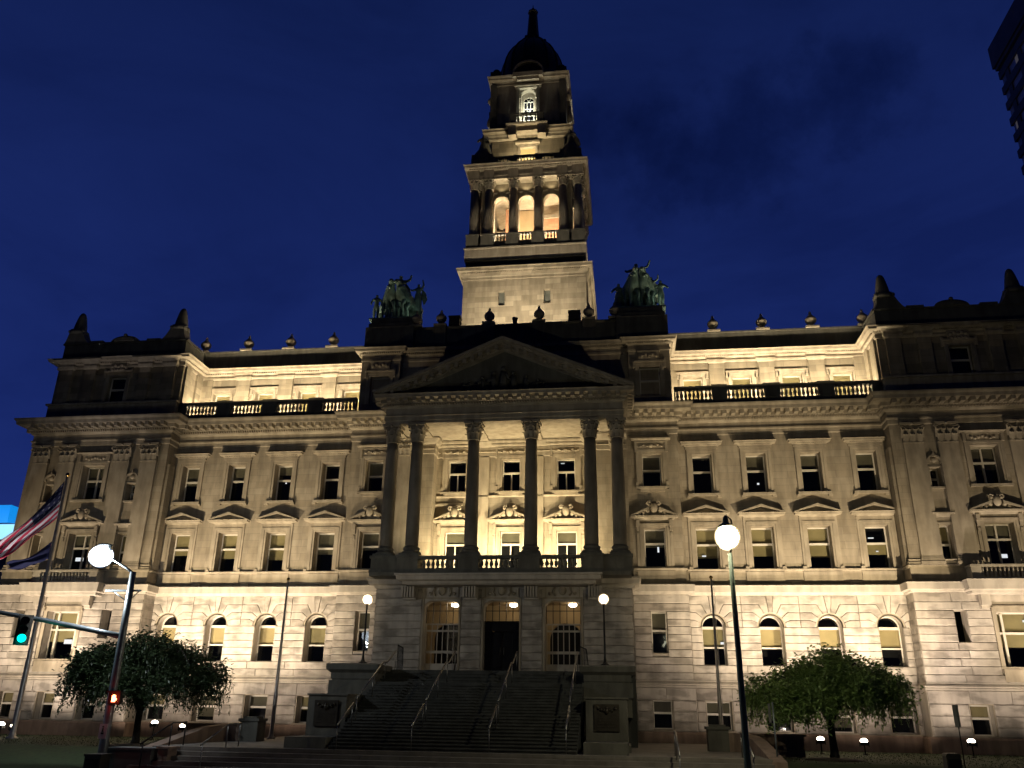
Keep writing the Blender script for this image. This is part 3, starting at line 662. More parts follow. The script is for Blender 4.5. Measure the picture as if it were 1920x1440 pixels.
for s in (-1, 1):
    # --- upper walls
    m = MB(s)
    ops3 = [(x - .57, x + .57, 13.5, 15.9) for x in WX]; ops2 = [(x - .63, x + .63, 9.2, 11.56) for x in WX]
    m.wall(0, 9.99, 21.9, 7.6, 17.6, ops3 + ops2, .78)
    m.wall(-.5, 6.7, 9.99, 7.6, 17.6, [(8.42 - .55, 8.42 + .55, 13.85, 15.85), (8.42 - .6, 8.42 + .6, 9.25, 11.45)], .78)
    m.quad((9.99, -.5, 7.6), (9.99, 0, 7.6), (9.99, 0, 17.6), (9.99, -.5, 17.6))
    m.obj('wall', M['ashlar'], B)
    m = MB(s)
    nz_ = [(XC + d * 2.77 - .3, XC + d * 2.77 + .3, 13.4, 14.52) for d in (-1, 1)] + [(XC + d * 2.77 - .33, XC + d * 2.77 + .33, 9.25, 11.35) for d in (-1, 1)]
    m.wall(-1.12, 21.85, 31.35, 7.6, 17.6, nz_ + [(XC - .74, XC + .74, 13.5, 15.75), (XC - .74, XC + .74, 9.2, 11.4)], .78)
    m.quad((21.85, 0, 7.6), (21.85, -1.12, 7.6), (21.85, -1.12, 17.6), (21.85, 0, 17.6))
    m.quad((31.35, -1.12, 7.6), (31.35, 15, 7.6), (31.35, 15, 17.6), (31.35, -1.12, 17.6))
    # slim pilaster strip on the return
    m.box(21.7, 21.85, -.9, -.25, 9.2, 15.8)
    m.obj('wall', M['ashlar'], B)
    # --- rusticated floor
    m = MB(s)
    a1 = [(x - .62, x + .62, 4.01, 6.64) for x in WX]
    m.mat(M['base'])
    m.wall(.0, 10.1, 21.7, 2.7, 7.9, a1, .75)
    for x in WX: arch_fill(m, x, .62, 6.02, 6.64, .0, .75)
    m.mat(M['rustic'])
    for x in WX: vous_bay(m, x, 1.55, -.1, .0)
    courses(m, 10.14, 21.66, [z for z in COURSES if z <= 6.01], [(x - .62, x + .62, 4.01, 6.64) for x in WX], -.1, 0.0)
    # end strips above the springing
    courses(m, 21.66 + .0 - .0, 21.70, [6.0, 6.39], [], -.1, 0)
    # flank
    m.mat(M['base']); m.wall(-.52, 6.9, 10.1, 2.7, 7.9, [(8.0, 8.86, 4.58, 6.8)], .75); m.quad((10.1, -.52, 2.7), (10.1, 0, 2.7), (10.1, 0, 7.9), (10.1, -.52, 7.9))
    m.mat(M['rustic']); courses(m, 7.06, 10.12, COURSES[:3] + [4.39, 4.79, 5.19, 5.59, 6.0, 6.39, 6.8, 7.22, 7.7], [(8.0, 8.86, 4.5, 6.8)], -.62, -.52)
    for z0, z1 in zip(COURSES, COURSES[1:]): m.box(10.1, 10.12, -.55, -.1, z0 + .02, z1 - .02)
    # pavilion
    pv = [(XC - 1.05, XC + 1.05, 3.98, 6.71), (XC - 2.8 - .3, XC - 2.8 + .3, 5.19, 6.79), (XC + 2.8 - .3, XC + 2.8 + .3, 5.19, 6.79)]
    m.mat(M['base']); m.wall(-1.22, 21.7, 31.45, 2.7, 7.9, pv, .75)
    m.quad((21.7, 0, 2.7), (21.7, -1.22, 2.7), (21.7, -1.22, 7.9), (21.7, 0, 7.9)); m.quad((31.45, -1.22, 2.7), (31.45, 15, 2.7), (31.45, 15, 7.9), (31.45, -1.22, 7.9))
    m.mat(M['rustic']); courses(m, 21.68, 31.48, COURSES, [(XC - 1.28, XC + 1.28, 3.5, 7.65), pv[1], pv[2]], -1.32, -1.22, .03, 1.9)
    for z0, z1 in zip(COURSES, COURSES[1:]): m.box(21.68, 21.7, -1.2, -.12, z0 + .02, z1 - .02); m.box(31.45, 31.48, -1.2, 14, z0 + .02, z1 - .02)
    m.mat(M['base'])
    m.obj('wall', None, B)
    # --- basement
    m = MB(s); m.mat(M['base'])
    b0 = [(x - .66, x + .66, .72, 2.16) for x in WX]
    m.wall(-.12, 10.1, 21.7, -.4, 2.85, b0, .75); m.wall(-.62, 6.9, 10.2, -.4, 2.85, [(8.42 - .5, 8.42 + .5, .72, 2.22)], .75)
    p0 = [(XC - 2.6 - .55, XC - 2.6 + .55, .72, 2.16), (XC - .0 - .55, XC + .55, .72, 2.16), (XC + 2.6 - .55, XC + 2.6 + .55, .72, 2.16)]
    m.wall(-1.34, 21.6, 31.6, -.4, 2.85, p0, .75); m.quad((10.2, -.62, -.4), (10.2, 0, -.4), (10.2, 0, 2.85), (10.2, -.62, 2.85))
    m.quad((21.6, 0, -.4), (21.6, -1.34, -.4), (21.6, -1.34, 2.85), (21.6, 0, 2.85)); m.quad((31.6, -1.34, -.4), (31.6, 15, -.4), (31.6, 15, 2.85), (31.6, -1.34, 2.85))
    m.mat(M['rustic'])
    bc = [.64, 1.12, 1.64, 2.2]
    courses(m, 10.22, 21.58, bc, [(x - .7, x + .7, .5, 2.3) for x in WX], -.22, -.12, .05, 2.6)
    courses(m, 10.22, 21.58, [2.2, 2.82], [], -.19, -.12, .015, 1.9)
    courses(m, 7.05, 10.18, bc, [(8.42 - .52, 8.42 + .52, .5, 2.3)], -.72, -.62, .05, 2.6); courses(m, 7.05, 10.2, [2.2, 2.82], [], -.69, -.62, .015, 1.9)
    courses(m, 21.62, 31.58, bc, [(a - .04, b + .04, .5, 2.3) for a, b, c, d in p0], -1.44, -1.34, .05, 2.6); courses(m, 21.62, 31.58, [2.2, 2.82], [], -1.41, -1.34, .015, 1.9)
    m.obj('wall', None, B)
    m = MB(s); m.sweep([(0, -.4), (.22, -.4), (.22, .55), (.16, .64), (0, .64)], [(7.05, -.62), (10.2, -.62), (10.2, -.12), (21.6, -.12), (21.6, -1.34), (31.6, -1.34), (31.6, 14)])
    m.obj('plinth', M['granite'], B)
    # --- water table, string course, sill ledge, cornice
    m = MB(s)
    m.sweep([(0, 2.82), (.14, 2.84), (.14, 2.93), (.1, 2.96), (.16, 3.02), (.1, 3.1), (.04, 3.14), (.02, 3.22), (-.1, 3.22)], BPATH)
    m.obj('water_table', M['base'], B)
    m = MB(s)
    m.sweep([(0, 7.68), (.1, 7.72), (.14, 7.8), (.3, 7.84), (.32, 8.12), (.34, 8.2), (.3, 8.24), (-.3, 8.27)], BPATH)
    m.obj('string_course', M['base'], B)
    m = MB(s)
    m.sweep([(-.02, 8.42), (.05, 8.44), (.05, 9.02), (.14, 9.05), (.16, 9.14), (-.3, 9.16)], PATH)
    # pedestal panels under the second-floor windows
    for i, x in enumerate(WX):
        m.box(x - 1.1, x + .98, -.11, -.03, 8.5, 9.0)
        m.box(x + .98 + .35, x + .98 + .85, -.2, -.02, 8.24, 8.42)
    m.box(8.42 - 1.05, 8.42 + 1.05, -.6, -.53, 8.5, 9.0)
    m.obj('sill_course', M['trim'], B)
    m = MB(s)
    m.sweep(CORN, PATH)
    m.blocks_along(PATH, .155, .085, .19, .31, 17.98, 18.1)
    m.blocks_along(PATH, .52, .24, .3, .80, 18.16, 18.37)
    m.obj('cornice', M['trim'], B)
    # terrace deck over the main storey
    m = MB(s); m.box(9.9, 21.9, -.3, 3.0, 18.7, 18.98); m.box(6.7, 9.99, -.8, 1, 18.7, 18.94); m.box(21.85, 31.3, -1.4, 14, 18.7, 18.9)
    m.obj('roof', M['dark_stone'], B)
    # --- attic storey of the wing
    m = MB(s)
    oa = [(x - .62, x + .62, 20.04, 21.79) for x in WX]
    m.wall(2.4, 9.8, 22.1, 18.98, 24.64, oa, .66)
    for x in [WX[i] + 1.55 for i in range(3)]:
        m.box(x - .48, x + .48, 2.22, 2.42, 18.98, 22.76)
    m.box(21.4, 22.1, 2.22, 2.42, 18.98, 22.76); m.box(9.8, 10.1, 2.22, 2.42, 18.98, 22.76)
    m.obj('wall', M['tower'], B)
    m = MB(s)
    AC = [(0, 22.70), (.07, 22.73), (.1, 22.84), (.06, 22.87), (.06, 22.98), (.16, 23.05), (.2, 23.12), (.5, 23.17), (.55, 23.3), (.62, 23.36), (0, 23.42)]
    APATH = [(9.8, 2.3), (22.1, 2.3), (22.1, -.5), (31.2, -.5), (31.2, 12)]
    m.sweep(AC, APATH)
    for x in [WX[i] + 1.55 for i in range(3)]: m.sweep([(0, 22.62), (.09, 22.7), (.15, 22.84), (.11, 22.87), (.11, 23.0), (.2, 23.08), (.24, 23.14), (0, 23.16)], [(x - .48, 2.3), (x - .48, 2.22), (x + .48, 2.22), (x + .48, 2.3)])
    m.blocks_along(APATH, .13, .07, .18, .28, 23.04, 23.12)
    m.obj('attic_cornice', M['trim'], B)
    m = MB(s); m.box(9.8, 22.1, 1.95, 2.39, 23.42, 24.62); m.box(9.8, 22.1, 1.9, 2.5, 24.62, 24.72)
    m.obj('parapet', M['dark_stone'], B)  # shade on the wing parapet put into its darker stone
    # --- attic storey of the pavilion
    m = MB(s)
    m.wall(-.5, 22.1, 31.2, 18.9, 23.0, [(XC - .7, XC + .7, 20.3, 22.1), ], .5)
    m.quad((22.1, 3, 18.9), (22.1, -.5, 18.9), (22.1, -.5, 23), (22.1, 3, 23)); m.quad((31.2, -.5, 18.9), (31.2, 14, 18.9), (31.2, 14, 23), (31.2, -.5, 23))
    for d in (-1, 1):
        for a, b in ((3.3, 4.15), (1.6, 2.35)):
            x0, x1 = sorted((XC + d * a, XC + d * b)); m.box(x0, x1, -.72, -.48, 18.9, 22.75)
    m.box(21.95, 22.12, -.3, .4, 18.98, 22.75); m.box(21.95, 22.12, 1.2, 1.9, 18.98, 22.75)
    m.obj('wall', M['tower'], B)
    m = MB(s)
    m.box(22.1, 31.2, -.75, -.5, 18.9, 20.05); m.box(22.0, 31.3, -.9, -.45, 20.05, 20.17)
    for d in (-1, 1):
        for a, b in ((3.3, 4.15), (1.6, 2.35)):
            x0, x1 = sorted((XC + d * a, XC + d * b))
            m.sweep([(0, 22.62), (.09, 22.7), (.15, 22.84), (.11, 22.87), (.11, 23.0), (.2, 23.08), (.3, 23.16), (.5, 23.2), (0, 23.3)], [(x0, -.5), (x0, -.72), (x1, -.72), (x1, -.5)])
    m.box(XC - .55, XC + .55, -.62, -.5, 22.3, 22.75)
    for k in range(-2, 3): m.ball((XC + k * .2, -.64, 22.52), .12, 8, 6)
    m.obj('pedestal_course', M['trim'], B)
    m = MB(s)
    # parapet with cartouche and end horns
    m.box(22.2, 31.1, -.55, -.1, 23.38, 24.55); m.box(22.1, 31.2, -.62, 3.0, 24.55, 24.66); m.box(22.2, 22.7, -.1, 2.6, 23.38, 24.55)
    cx = XC
    pts = [(1.0 * math.cos(PI * i / 14), 24.66 + .42 * math.sin(PI * i / 14)) for i in range(15)]
    m.prism([(cx + a, b) for a, b in pts], -.6, -.2)
    m.prism([(cx + a * .72, 24.66 + (b - 24.66) * .7) for a, b in pts], -.72, -.5)
    m.ball((cx, -.6, 25.1), .14, 8, 6)
    for d in (-1, 1): m.box(cx + d * 2.1 - .5, cx + d * 2.1 + .5, -.6, -.2, 24.66, 24.8)
    m.obj('parapet', M['dark_stone'], B)
    for d in (-1, 1):
        hx = cx + d * 3.75
        m = MB(s)
        # sweeping scroll base
        for q in (-1, 1):
            ln = 1.25 if q == -d else .75
            prof = [(0, 24.6)] + [(q * (.42 + (ln - .42) * (1 - t) ** 1.0 * 1.0), 24.6 + 1.15 * (t ** 1.9)) for t in [i / 7 for i in range(8)]] + [(0, 25.8)]
            m.prism([(hx + a, b) for a, b in ccw(prof)], -.65, .15)
        m.lathe([(.62, 25.4), (.6, 25.62), (.48, 25.7), (.44, 25.8), (.38, 26.2), (.3, 26.6), (.24, 26.85), (.17, 27.02), (.08, 27.1), (.0, 27.12)], (hx, -.25, 0), 10)
        m.ball((hx - d * .5, -.55, 25.6), .13, 8, 6); m.ball((hx + d * .5, -.55, 25.6), .13, 8, 6)
        m.obj('finial', M['dark_stone'], B)

# windows of the wings
def R(a, b): return rw.uniform(a, b)
for s in (-1, 1):
    for i, x in enumerate(WX):
        lo = rw.choice((.45, .58, .62, .7, .78, .52)); window('T3', s * x, 0, 13.5, None if (s, i) in ((1, 0), (-1, 0)) else (lo, 1), 'blind_grey')
        window('T2', s * x, 0, 9.2, (rw.choice((.3, .38, .42, .34, .47)), 1) if not (s == 1 and i == 3) else (.36, .6), rw.choice(('blind', 'blind_grey', 'blind')))
        window('T1', s * x, 0.0, 4.0, (rw.choice((.40, .36, .42, .39)), .74), 'blind_bright' if i != 0 else 'blind')
        window('T0', s * x, -.12, .72, (rw.choice((.55, .5, .62, .2)), 1), rw.choice(('blind', 'blind_grey')))
        window('A', s * x, 2.4, 20.04, (.05, 1), 'blind_bright' if s < 0 or i == 0 else ('granite_b' if False else 'blind'))
    window('F3', s * 8.42, -.5, 13.85, (.52, 1), 'blind_grey'); window('F2', s * 8.42, -.5, 9.25, (.55, 1), 'blind_grey')
    window('S1', s * 8.43, -.52, 4.58, (.5, 1), 'blind_grey')
    w_ = window('T0', s * 8.42, -.62, .75, (.6, 1), 'blind_grey'); w_.scale = (.76, 1, 1)
    window('P3', s * XC, -1.12, 13.5, (.45, 1), 'blind_grey'); window('P2', s * XC, -1.12, 9.2, (.6, 1), 'blind_grey')
    window('P1', s * XC, -1.22, 3.98, (.38, .98), 'blind')
    for d in (-1, 1):
        window('N3', s * (XC + d * 2.77), -1.12, 13.4); window('N2', s * (XC + d * 2.77), -1.12, 9.25, (.5, 1), 'blind')
        w_ = window('S0', s * (XC + d * 2.8), -1.22, 5.19) if False else None
    for d in (-1, 0, 1):
        w_ = window('T0', s * (XC + d * 2.6), -1.34, .72, (.55, 1), 'blind'); w_.scale = (.83, 1, 1)
    window('C', s * 8.57, -.35, 19.6); window('C', s * XC, -.5, 20.2)
# dark rooms behind the glass
m = MB(); m.box(-31, 31, 1.3, 1.4, -.3, 18.6); m.box(9.8, 22, 3.3, 3.4, 19, 23); m.box(-22, -9.8, 3.3, 3.4, 19, 23); m.box(-31, -22.3, .6, .7, 19, 23); m.box(22.3, 31, .6, .7, 19, 23)
m.box(-31, 31, .5, 1.3, 12.0, 12.2); m.box(-31, 31, .5, 1.3, 8.0, 8.2)
m.obj('room_partition', M['dark'], B)
# rear body so that the blocks are closed from the side
m = MB()
m.box(-31.3, 31.3, 14, 15, -.4, 18.9); m.box(-31.3, -22.1, 13, 14, 18.9, 23.4); m.box(22.1, 31.3, 13, 14, 18.9, 23.4)
m.box(-31.2, -22.1, -.1, 13, 23.3, 23.42); m.box(22.1, 31.2, -.1, 13, 23.3, 23.42); m.box(-22.1, 22.1, 2.5, 15, 23.9, 24.0)
m.box(-31.3, 31.3, 2.9, 14, 18.6, 18.7)
m.obj('roof', M['roof'], B)

# fittings glimpsed inside a few rooms
for x, y, z, w_, h_ in ((20.5, .62, 10.95, .3, .05), (20.75, .62, 10.2, .12, .05), (.18, .6, 10.9, .16, .16), (-14.5, .6, 14.8, .07, .07), (14.6, .6, 14.2, .12, .1), (8.6, .1, 10.3, .1, .3), (-26.9, -.5, 9.9, .5, .22), (26.9, -.5, 9.7, .35, .2),
                       (3.1, .6, 15.7, .22, .05), (27.2, -.6, 6.3, .1, .1), (11.9, .6, 5.2, .25, .12), (-24.4, -.7, 1.75, .12, .12), (-26.5, -.6, 5.0, .5, .25), (11.2, .6, 10.0, .22, .07), (17.2, .6, 2.0, .1, .06)):
    m = MB(); m.box(x - w_ / 2, x + w_ / 2, y, y + .05, z - h_ / 2, z + h_ / 2); m.obj('room_light', M['roomlight'], B)
# ---- balusters and balustrades ---------------------------------------
def baluster_mesh(h, r):
    m = MB(); m.lathe([(r * .9, 0), (r * .9, h * .07), (r * .45, h * .12), (r * .5, h * .2), (r * .95, h * .36), (r, h * .44), (r * .8, h * .58), (r * .42, h * .78), (r * .42, h * .86), (r * .85, h * .92), (r * .85, h)], (0, 0, 0), 10)
    return m.mesh('baluster')
bal1 = baluster_mesh(.62, .105); bal1.materials.append(M['trim'])
bal2 = baluster_mesh(.56, .105); bal2.materials.append(M['dark_stone'])
# attic terrace balustrades (wing)
for s in (-1, 1):
    m = MB(s); m.box(9.99, 21.9, -.42, -.12, 18.86, 19.22); m.box(9.99, 21.9, -.44, -.10, 19.88, 20.08)
    secs = [(10.05, 12.25), (13.12, 15.32), (16.22, 18.44), (19.32, 21.5)]
    prev = 9.99
    for a, b in secs: m.box(prev, a, -.45, -.09, 19.22, 19.88) if a - prev > .02 else None; prev = b
    m.box(prev, 21.9, -.45, -.09, 19.22, 19.88)
    for a, b in zip(secs, secs[1:]): m.box(a[1] - .05, b[0] + .05, -.49, -.05, 20.08, 20.14)
    bo = m.obj('balustrade', M['dark_stone'], B)
    for a, b in secs:
        for k in range(9): inst(bal1, 'baluster', bo, (s * (a + (b - a) * (k + .5) / 9), -.27, 19.24))
# portico balcony balustrade
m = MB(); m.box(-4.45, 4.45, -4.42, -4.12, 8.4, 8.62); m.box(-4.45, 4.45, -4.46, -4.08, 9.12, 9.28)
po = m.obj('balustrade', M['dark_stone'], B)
for a, b in ((-4.2, -2.2), (-1.05, 1.05), (2.2, 4.2)):
    for k in range(8): inst(bal2, 'baluster', po, (a + (b - a) * (k + .5) / 8, -4.27, 8.6))
# pavilion balconies in front of the second-floor window
for s in (-1, 1):
    m = MB(s); x0, x1 = XC - 1.6, XC + 1.6
    m.sweep([(0, 8.26), (0, 8.4), (-.3, 8.4)], [(x0 - .5, -1.1), (x0 - .5, -1.9), (x1 + .5, -1.9), (x1 + .5, -1.1)])
    m.sweep([(0, 8.92), (.06, 8.95), (.06, 9.05), (-.25, 9.07)], [(x0 - .5, -1.1), (x0 - .5, -1.9), (x1 + .5, -1.9), (x1 + .5, -1.1)])
    m.box(x0 - .5, x0, -1.88, -1.6, 8.4, 8.92); m.box(x1, x1 + .5, -1.88, -1.6, 8.4, 8.92)
    m.box(x0 - .5, x0 - .3, -1.6, -1.1, 8.4, 8.92); m.box(x1 + .3, x1 + .5, -1.6, -1.1, 8.4, 8.92)
    for k in range(15): m.lathe([(.08, 8.4), (.04, 8.48), (.09, 8.6), (.04, 8.78), (.08, 8.92)], (x0 + (x1 - x0) * (k + .5) / 15, -1.75, 0), 8)
    # ledge on consoles over the wide ground-floor window
    m.sweep([(0, 7.55), (.06, 7.58), (.1, 7.7), (.22, 7.76), (.24, 7.92), (.3, 8.2), (.32, 8.26), (-.9, 8.28)], [(XC - 2.25, -1.3), (XC - 2.25, -1.95), (XC + 2.25, -1.95), (XC + 2.25, -1.3)])
    m.quad((XC - 2.25, -1.3, 7.55), (XC + 2.25, -1.3, 7.55), (XC + 2.25, -1.95, 7.55), (XC - 2.25, -1.95, 7.55))
    for d in (-1, 1):
        a, b = sorted((XC + d * 1.35, XC + d * 1.8))
        m.prism([(a, 7.0), (b, 7.0), (b, 7.55), (a, 7.55)], -1.7, -1.3); m.prism([(a + .03, 6.85), (b - .03, 6.85), (b - .03, 7.0), (a + .03, 7.0)], -1.5, -1.3)
    m.obj('balcony', M['base'], B)

# ---- Corinthian order ------------------------------------------------
def capital_mesh(hw, h, rnd=True, depth=None):
    """hw half width at the neck; z from 0 (astragal) to h (abacus top)"""
    m = MB(); m.mat(M['trim'])
    d = depth or hw
    if rnd:
        m.lathe([(hw * 1.1, 0), (hw * 1.14, .03), (hw * 1.1, .06), (hw * .98, .07), (hw * 1.0, h * .4), (hw * 1.15, h * .7), (hw * 1.4, h * .86)], (0, 0, 0), 20)
    else:
        m.box(-hw, hw, -.06, .1, 0, h * .9); m.box(-hw * 1.06, hw * 1.06, -.1, .1, 0, .06)
    a = hw * 1.55
    # abacus with concave sides
    if rnd:
        pts = []
        for k in range(4):
            an = PI / 2 * k + PI / 4
            pts.append((a * 1.36 * math.cos(an - .07), a * 1.36 * math.sin(an - .07))); pts.append((a * 1.36 * math.cos(an + .07), a * 1.36 * math.sin(an + .07)))
            an2 = an + PI / 4; pts.append((a * .86 * math.cos(an2), a * .86 * math.sin(an2)))
        n = len(pts); m.add([(x, y, h * .87) for x, y in pts] + [(x, y, h) for x, y in pts], [tuple(range(n - 1, -1, -1)), tuple(range(n, 2 * n))] + [(i, (i + 1) % n, n + (i + 1) % n, n + i) for i in range(n)])
    else: m.box(-hw * 1.22, hw * 1.22, -.24, .1, h * .88, h)
    def leaf(base, out, z0, L, wd):
        t = Vector((-out.y, out.x, 0)); prof = [(0.0, 0), (.05, .35), (.09, .65), (.17, .88), (.26, .92), (.28, .8)]
        vs = []
        for q, (o, zz) in enumerate(prof):
            ww = wd * (1 - .25 * (q / 5) ** 2) * (.5 if q == 5 else 1)
            c = base + out * (o * L * 1.1) + Vector((0, 0, z0 + zz * L))
            vs += [tuple(c - t * ww + out * -.01), tuple(c + out * .03 * L * 3), tuple(c + t * ww + out * -.01)]
        fs = []
        for q in range(5):
            for e in range(2): fs.append((q * 3 + e, q * 3 + e + 1, q * 3 + e + 4, q * 3 + e + 3))
        m.add(vs, fs, True)
        m.add([tuple(Vector(v) - out * .012) for v in vs], [f[::-1] for f in fs], True)
    if rnd:
        for row, (z0, L, ph) in enumerate(((.06, h * .40, 0), (.1 + h * .15, h * .48, PI / 8))):
            for k in range(8):
                an = 2 * PI * k / 8 + ph; o = Vector((math.cos(an), math.sin(an), 0)); leaf(o * hw * 1.0, o, z0, L, hw * .34)
        for k in range(4):
            an = PI / 2 * k + PI / 4; o = Vector((math.cos(an), math.sin(an), 0))
            m.tube([o * hw + Vector((0, 0, h * .5)), o * hw * 1.35 + Vector((0, 0, h * .74)), o * hw * 1.75 + Vector((0, 0, h * .83)), o * hw * 1.85 + Vector((0, 0, h * .74)), o * hw * 1.68 + Vector((0, 0, h * .70))], [.05, .05, .05, .045, .04], 6)
            an2 = PI / 2 * k; m.ball((hw * 1.35 * math.cos(an2), hw * 1.35 * math.sin(an2), h * .9), .09, 8, 6)
    else:
        o = Vector((0, -1, 0)); b0 = Vector((0, -.06, 0))
        n1 = 3 if hw < .5 else 3
        for k in range(n1): leaf(b0 + Vector(((k - (n1 - 1) / 2) * hw * .72, 0, 0)), o, .06, h * .42, hw * .30)
        for k in range(4): leaf(b0 + Vector(((k - 1.5) * hw * .62, 0, 0)), o, .06 + h * .22, h * .45, hw * .27)
        for s in (-1, 1):
            m.tube([(s * hw * .3, -.08, h * .55), (s * hw * .8, -.14, h * .78), (s * hw * 1.18, -.24, h * .82), (s * hw * 1.25, -.26, h * .72), (s * hw * 1.1, -.22, h * .68)], [.045] * 5, 6)
        m.ball((0, -.24, h * .92), .09, 8, 6)
    return m.mesh('capital')
cap_col = capital_mesh(.34, 1.08); cap_pil = capital_mesh(.52, 1.18, False); cap_anta = capital_mesh(.36, 1.08, False)
base_col = MB(); base_col.box(-.56, .56, -.56, .56, 0, .12)
base_col.lathe([(.54, .12), (.55, .2), (.5, .26), (.43, .29), (.42, .36), (.47, .4), (.46, .47), (.38, .5), (.37, .56)], (0, 0, 0), 22); base_col = base_col.mesh('column_base', M['dark_stone'])
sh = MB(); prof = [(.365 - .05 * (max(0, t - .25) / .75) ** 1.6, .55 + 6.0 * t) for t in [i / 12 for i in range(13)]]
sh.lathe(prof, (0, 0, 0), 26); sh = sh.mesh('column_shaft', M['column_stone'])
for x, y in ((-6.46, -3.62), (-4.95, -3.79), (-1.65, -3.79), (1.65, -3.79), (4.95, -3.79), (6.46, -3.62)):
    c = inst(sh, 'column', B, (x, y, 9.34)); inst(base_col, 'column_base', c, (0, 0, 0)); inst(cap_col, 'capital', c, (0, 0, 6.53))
# pavilion pilasters
def pilaster(x, y, z0, hw, zc, capm, mt='trim'):
    m = MB(); m.box(-hw, hw, -.18, .02, 0, zc - z0); m.box(-hw - .08, hw + .08, -.28, .02, -.0, .16); m.box(-hw - .05, hw + .05, -.24, .02, .16, .3); m.box(-hw - .02, hw + .02, -.21, .02, .3, .4)
    p = m.obj('pilaster', M[mt], B, (x, y, z0)); inst(capm, 'capital', p, (0, -.14, zc - z0)); return p
for s in (-1, 1):
    for xx in (22.98, 24.82, XC * 2 - 24.82, XC * 2 - 22.98): pilaster(s * xx, -1.12, 9.16, .54, 15.9, cap_pil)
    # moulded base band on the pavilion front
    m = MB(s); m.sweep([(0, 9.16), (.1, 9.2), (.1, 9.3), (.04, 9.36), (.08, 9.44), (.0, 9.5)], [(21.85, 0), (21.85, -1.12), (XC - 1.05, -1.12)]); m.sweep([(0, 9.16), (.1, 9.2), (.1, 9.3), (.04, 9.36), (.08, 9.44), (.0, 9.5)], [(XC + 1.05, -1.12), (31.35, -1.12), (31.35, 12)])
    m.obj('base_moulding', M['trim'], B)

# ---- portico -----------------------------------------------------------
m = MB()
pw3 = [(x - .55, x + .55, 13.85, 15.85) for x in (-3.34, 0, 3.34)]; pw2 = [(x - .6, x + .6, 9.25, 11.45) for x in (-3.34, 0, 3.34)]
m.wall(0, -4.6, 4.6, 8.3, 17.1, pw3 + pw2, .5)
for s in (-1, 1):
    m.box(s * 4.6, s * 7.0, -1.0, .0, 8.3, 17.1)
m.obj('wall', M['ashlar'], B)
for x in (-3.34, 0, 3.34): window('Q3', x, 0, 13.85); window('Q2', x, 0, 9.25, (.68, 1), 'blind_grey')
m = MB()
for x in (-1.66, 1.66): m.box(x - .32, x + .32, -.1, .02, 8.4, 16.0)
m.sweep([(0, 13.0), (.08, 13.05), (.08, 13.16), (0, 13.2)], [(-4.58, -.02), (-2.9, -.02)]); m.sweep([(0, 13.5), (.08, 13.55), (.08, 13.62), (0, 13.66)], [(-4.58, -.02), (4.58, -.02)])
m.sweep([(0, 16.0), (.05, 16.05), (.05, 16.3), (.1, 16.34), (.06, 16.4), (.06, 16.62), (.18, 16.7), (.3, 16.86), (.34, 16.9), (.36, 17.0), (0, 17.05)], [(-7.0, -1.0), (-4.6, -1.0), (-4.6, -.02), (4.6, -.02), (4.6, -1.0), (7.0, -1.0)])
m.obj('portico_moulding', M['trim'], B)
for s in (-1, 1):
    pilaster(s * 6.38, -1.0, 8.9, .37, 15.9, cap_anta); 
m = MB()     # balcony floor, projecting ledges, column pedestals
m.box(-7.0, 7.0, -4.6, -0.0, 8.2, 8.4)
m.obj('balcony_floor', M['dark_stone'], B)
for x0, x1 in ((-2.2, -1.08), (1.08, 2.2)):
    m = MB(); m.box(x0, x1, -4.45, -3.2, 8.41, 9.2); m.box(x0 - .05, x1 + .05, -4.52, -3.2, 9.2, 9.34); m.box(x0 - .04, x1 + .04, -4.5, -3.2, 8.41, 8.55)
    m.obj('column_pedestal', M['dark_stone'], B)
for s in (-1, 1):
    m = MB(); m.box(s * 4.4, s * 5.55, -4.45, -3.0, 8.41, 9.2); m.box(s * 4.35, s * 5.6, -4.52, -3.0, 9.2, 9.34)
    m.box(s * 5.55, s * 7.05, -4.28, -1.0, 8.41, 9.2); m.box(s * 5.6, s * 7.12, -4.35, -1.0, 9.2, 9.33); m.box(s * 5.6, s * 7.12, -4.36, -1, 8.41, 8.56)
    m.obj('column_pedestal', M['dark_stone'], B)
m = MB()
m.sweep([(0, 7.72), (.1, 7.78), (.16, 7.9), (.4, 7.96), (.42, 8.15), (.5, 8.2), (.5, 8.28), (-.4, 8.39)], [(-7.0, -.6), (-7.0, -2.9), (-5.0, -2.9), (-5.0, -4.5), (5.0, -4.5), (5.0, -2.9), (7.0, -2.9), (7.0, -.6)])
m.quad((-5.0, -2.9, 7.9), (5.0, -2.9, 7.9), (5.0, -4.5, 7.9), (-5.0, -4.5, 7.9)); m.box(-5, 5, -4.4, -2.9, 7.8, 8.2)
for x in (-5.05, -1.66, 1.66, 5.05):     # fluted consoles
    m.prism([(x - .38, 7.1), (x + .38, 7.1), (x + .38, 7.75), (x - .38, 7.75)], -3.35, -2.9)
    for k in range(-2, 3): m.box(x + k * .15 - .045, x + k * .15 + .045, -3.75, -3.3, 7.2, 7.76)
m.obj('portico_ledge', M['base'], B)
# ground floor of the portico
OPX = ((-4.27, -2.33), (-.97, .97), (2.33, 4.27))
m = MB(); m.mat(M['base'])
m.wall(-2.9, -7.0, 7.0, 2.6, 8.2, [(a, b, 3.0, 7.1) for a, b in OPX], .75)
for s in (-1, 1): m.box(s * 6.98, s * 7.0, -2.9, -.5, 2.6, 8.2)
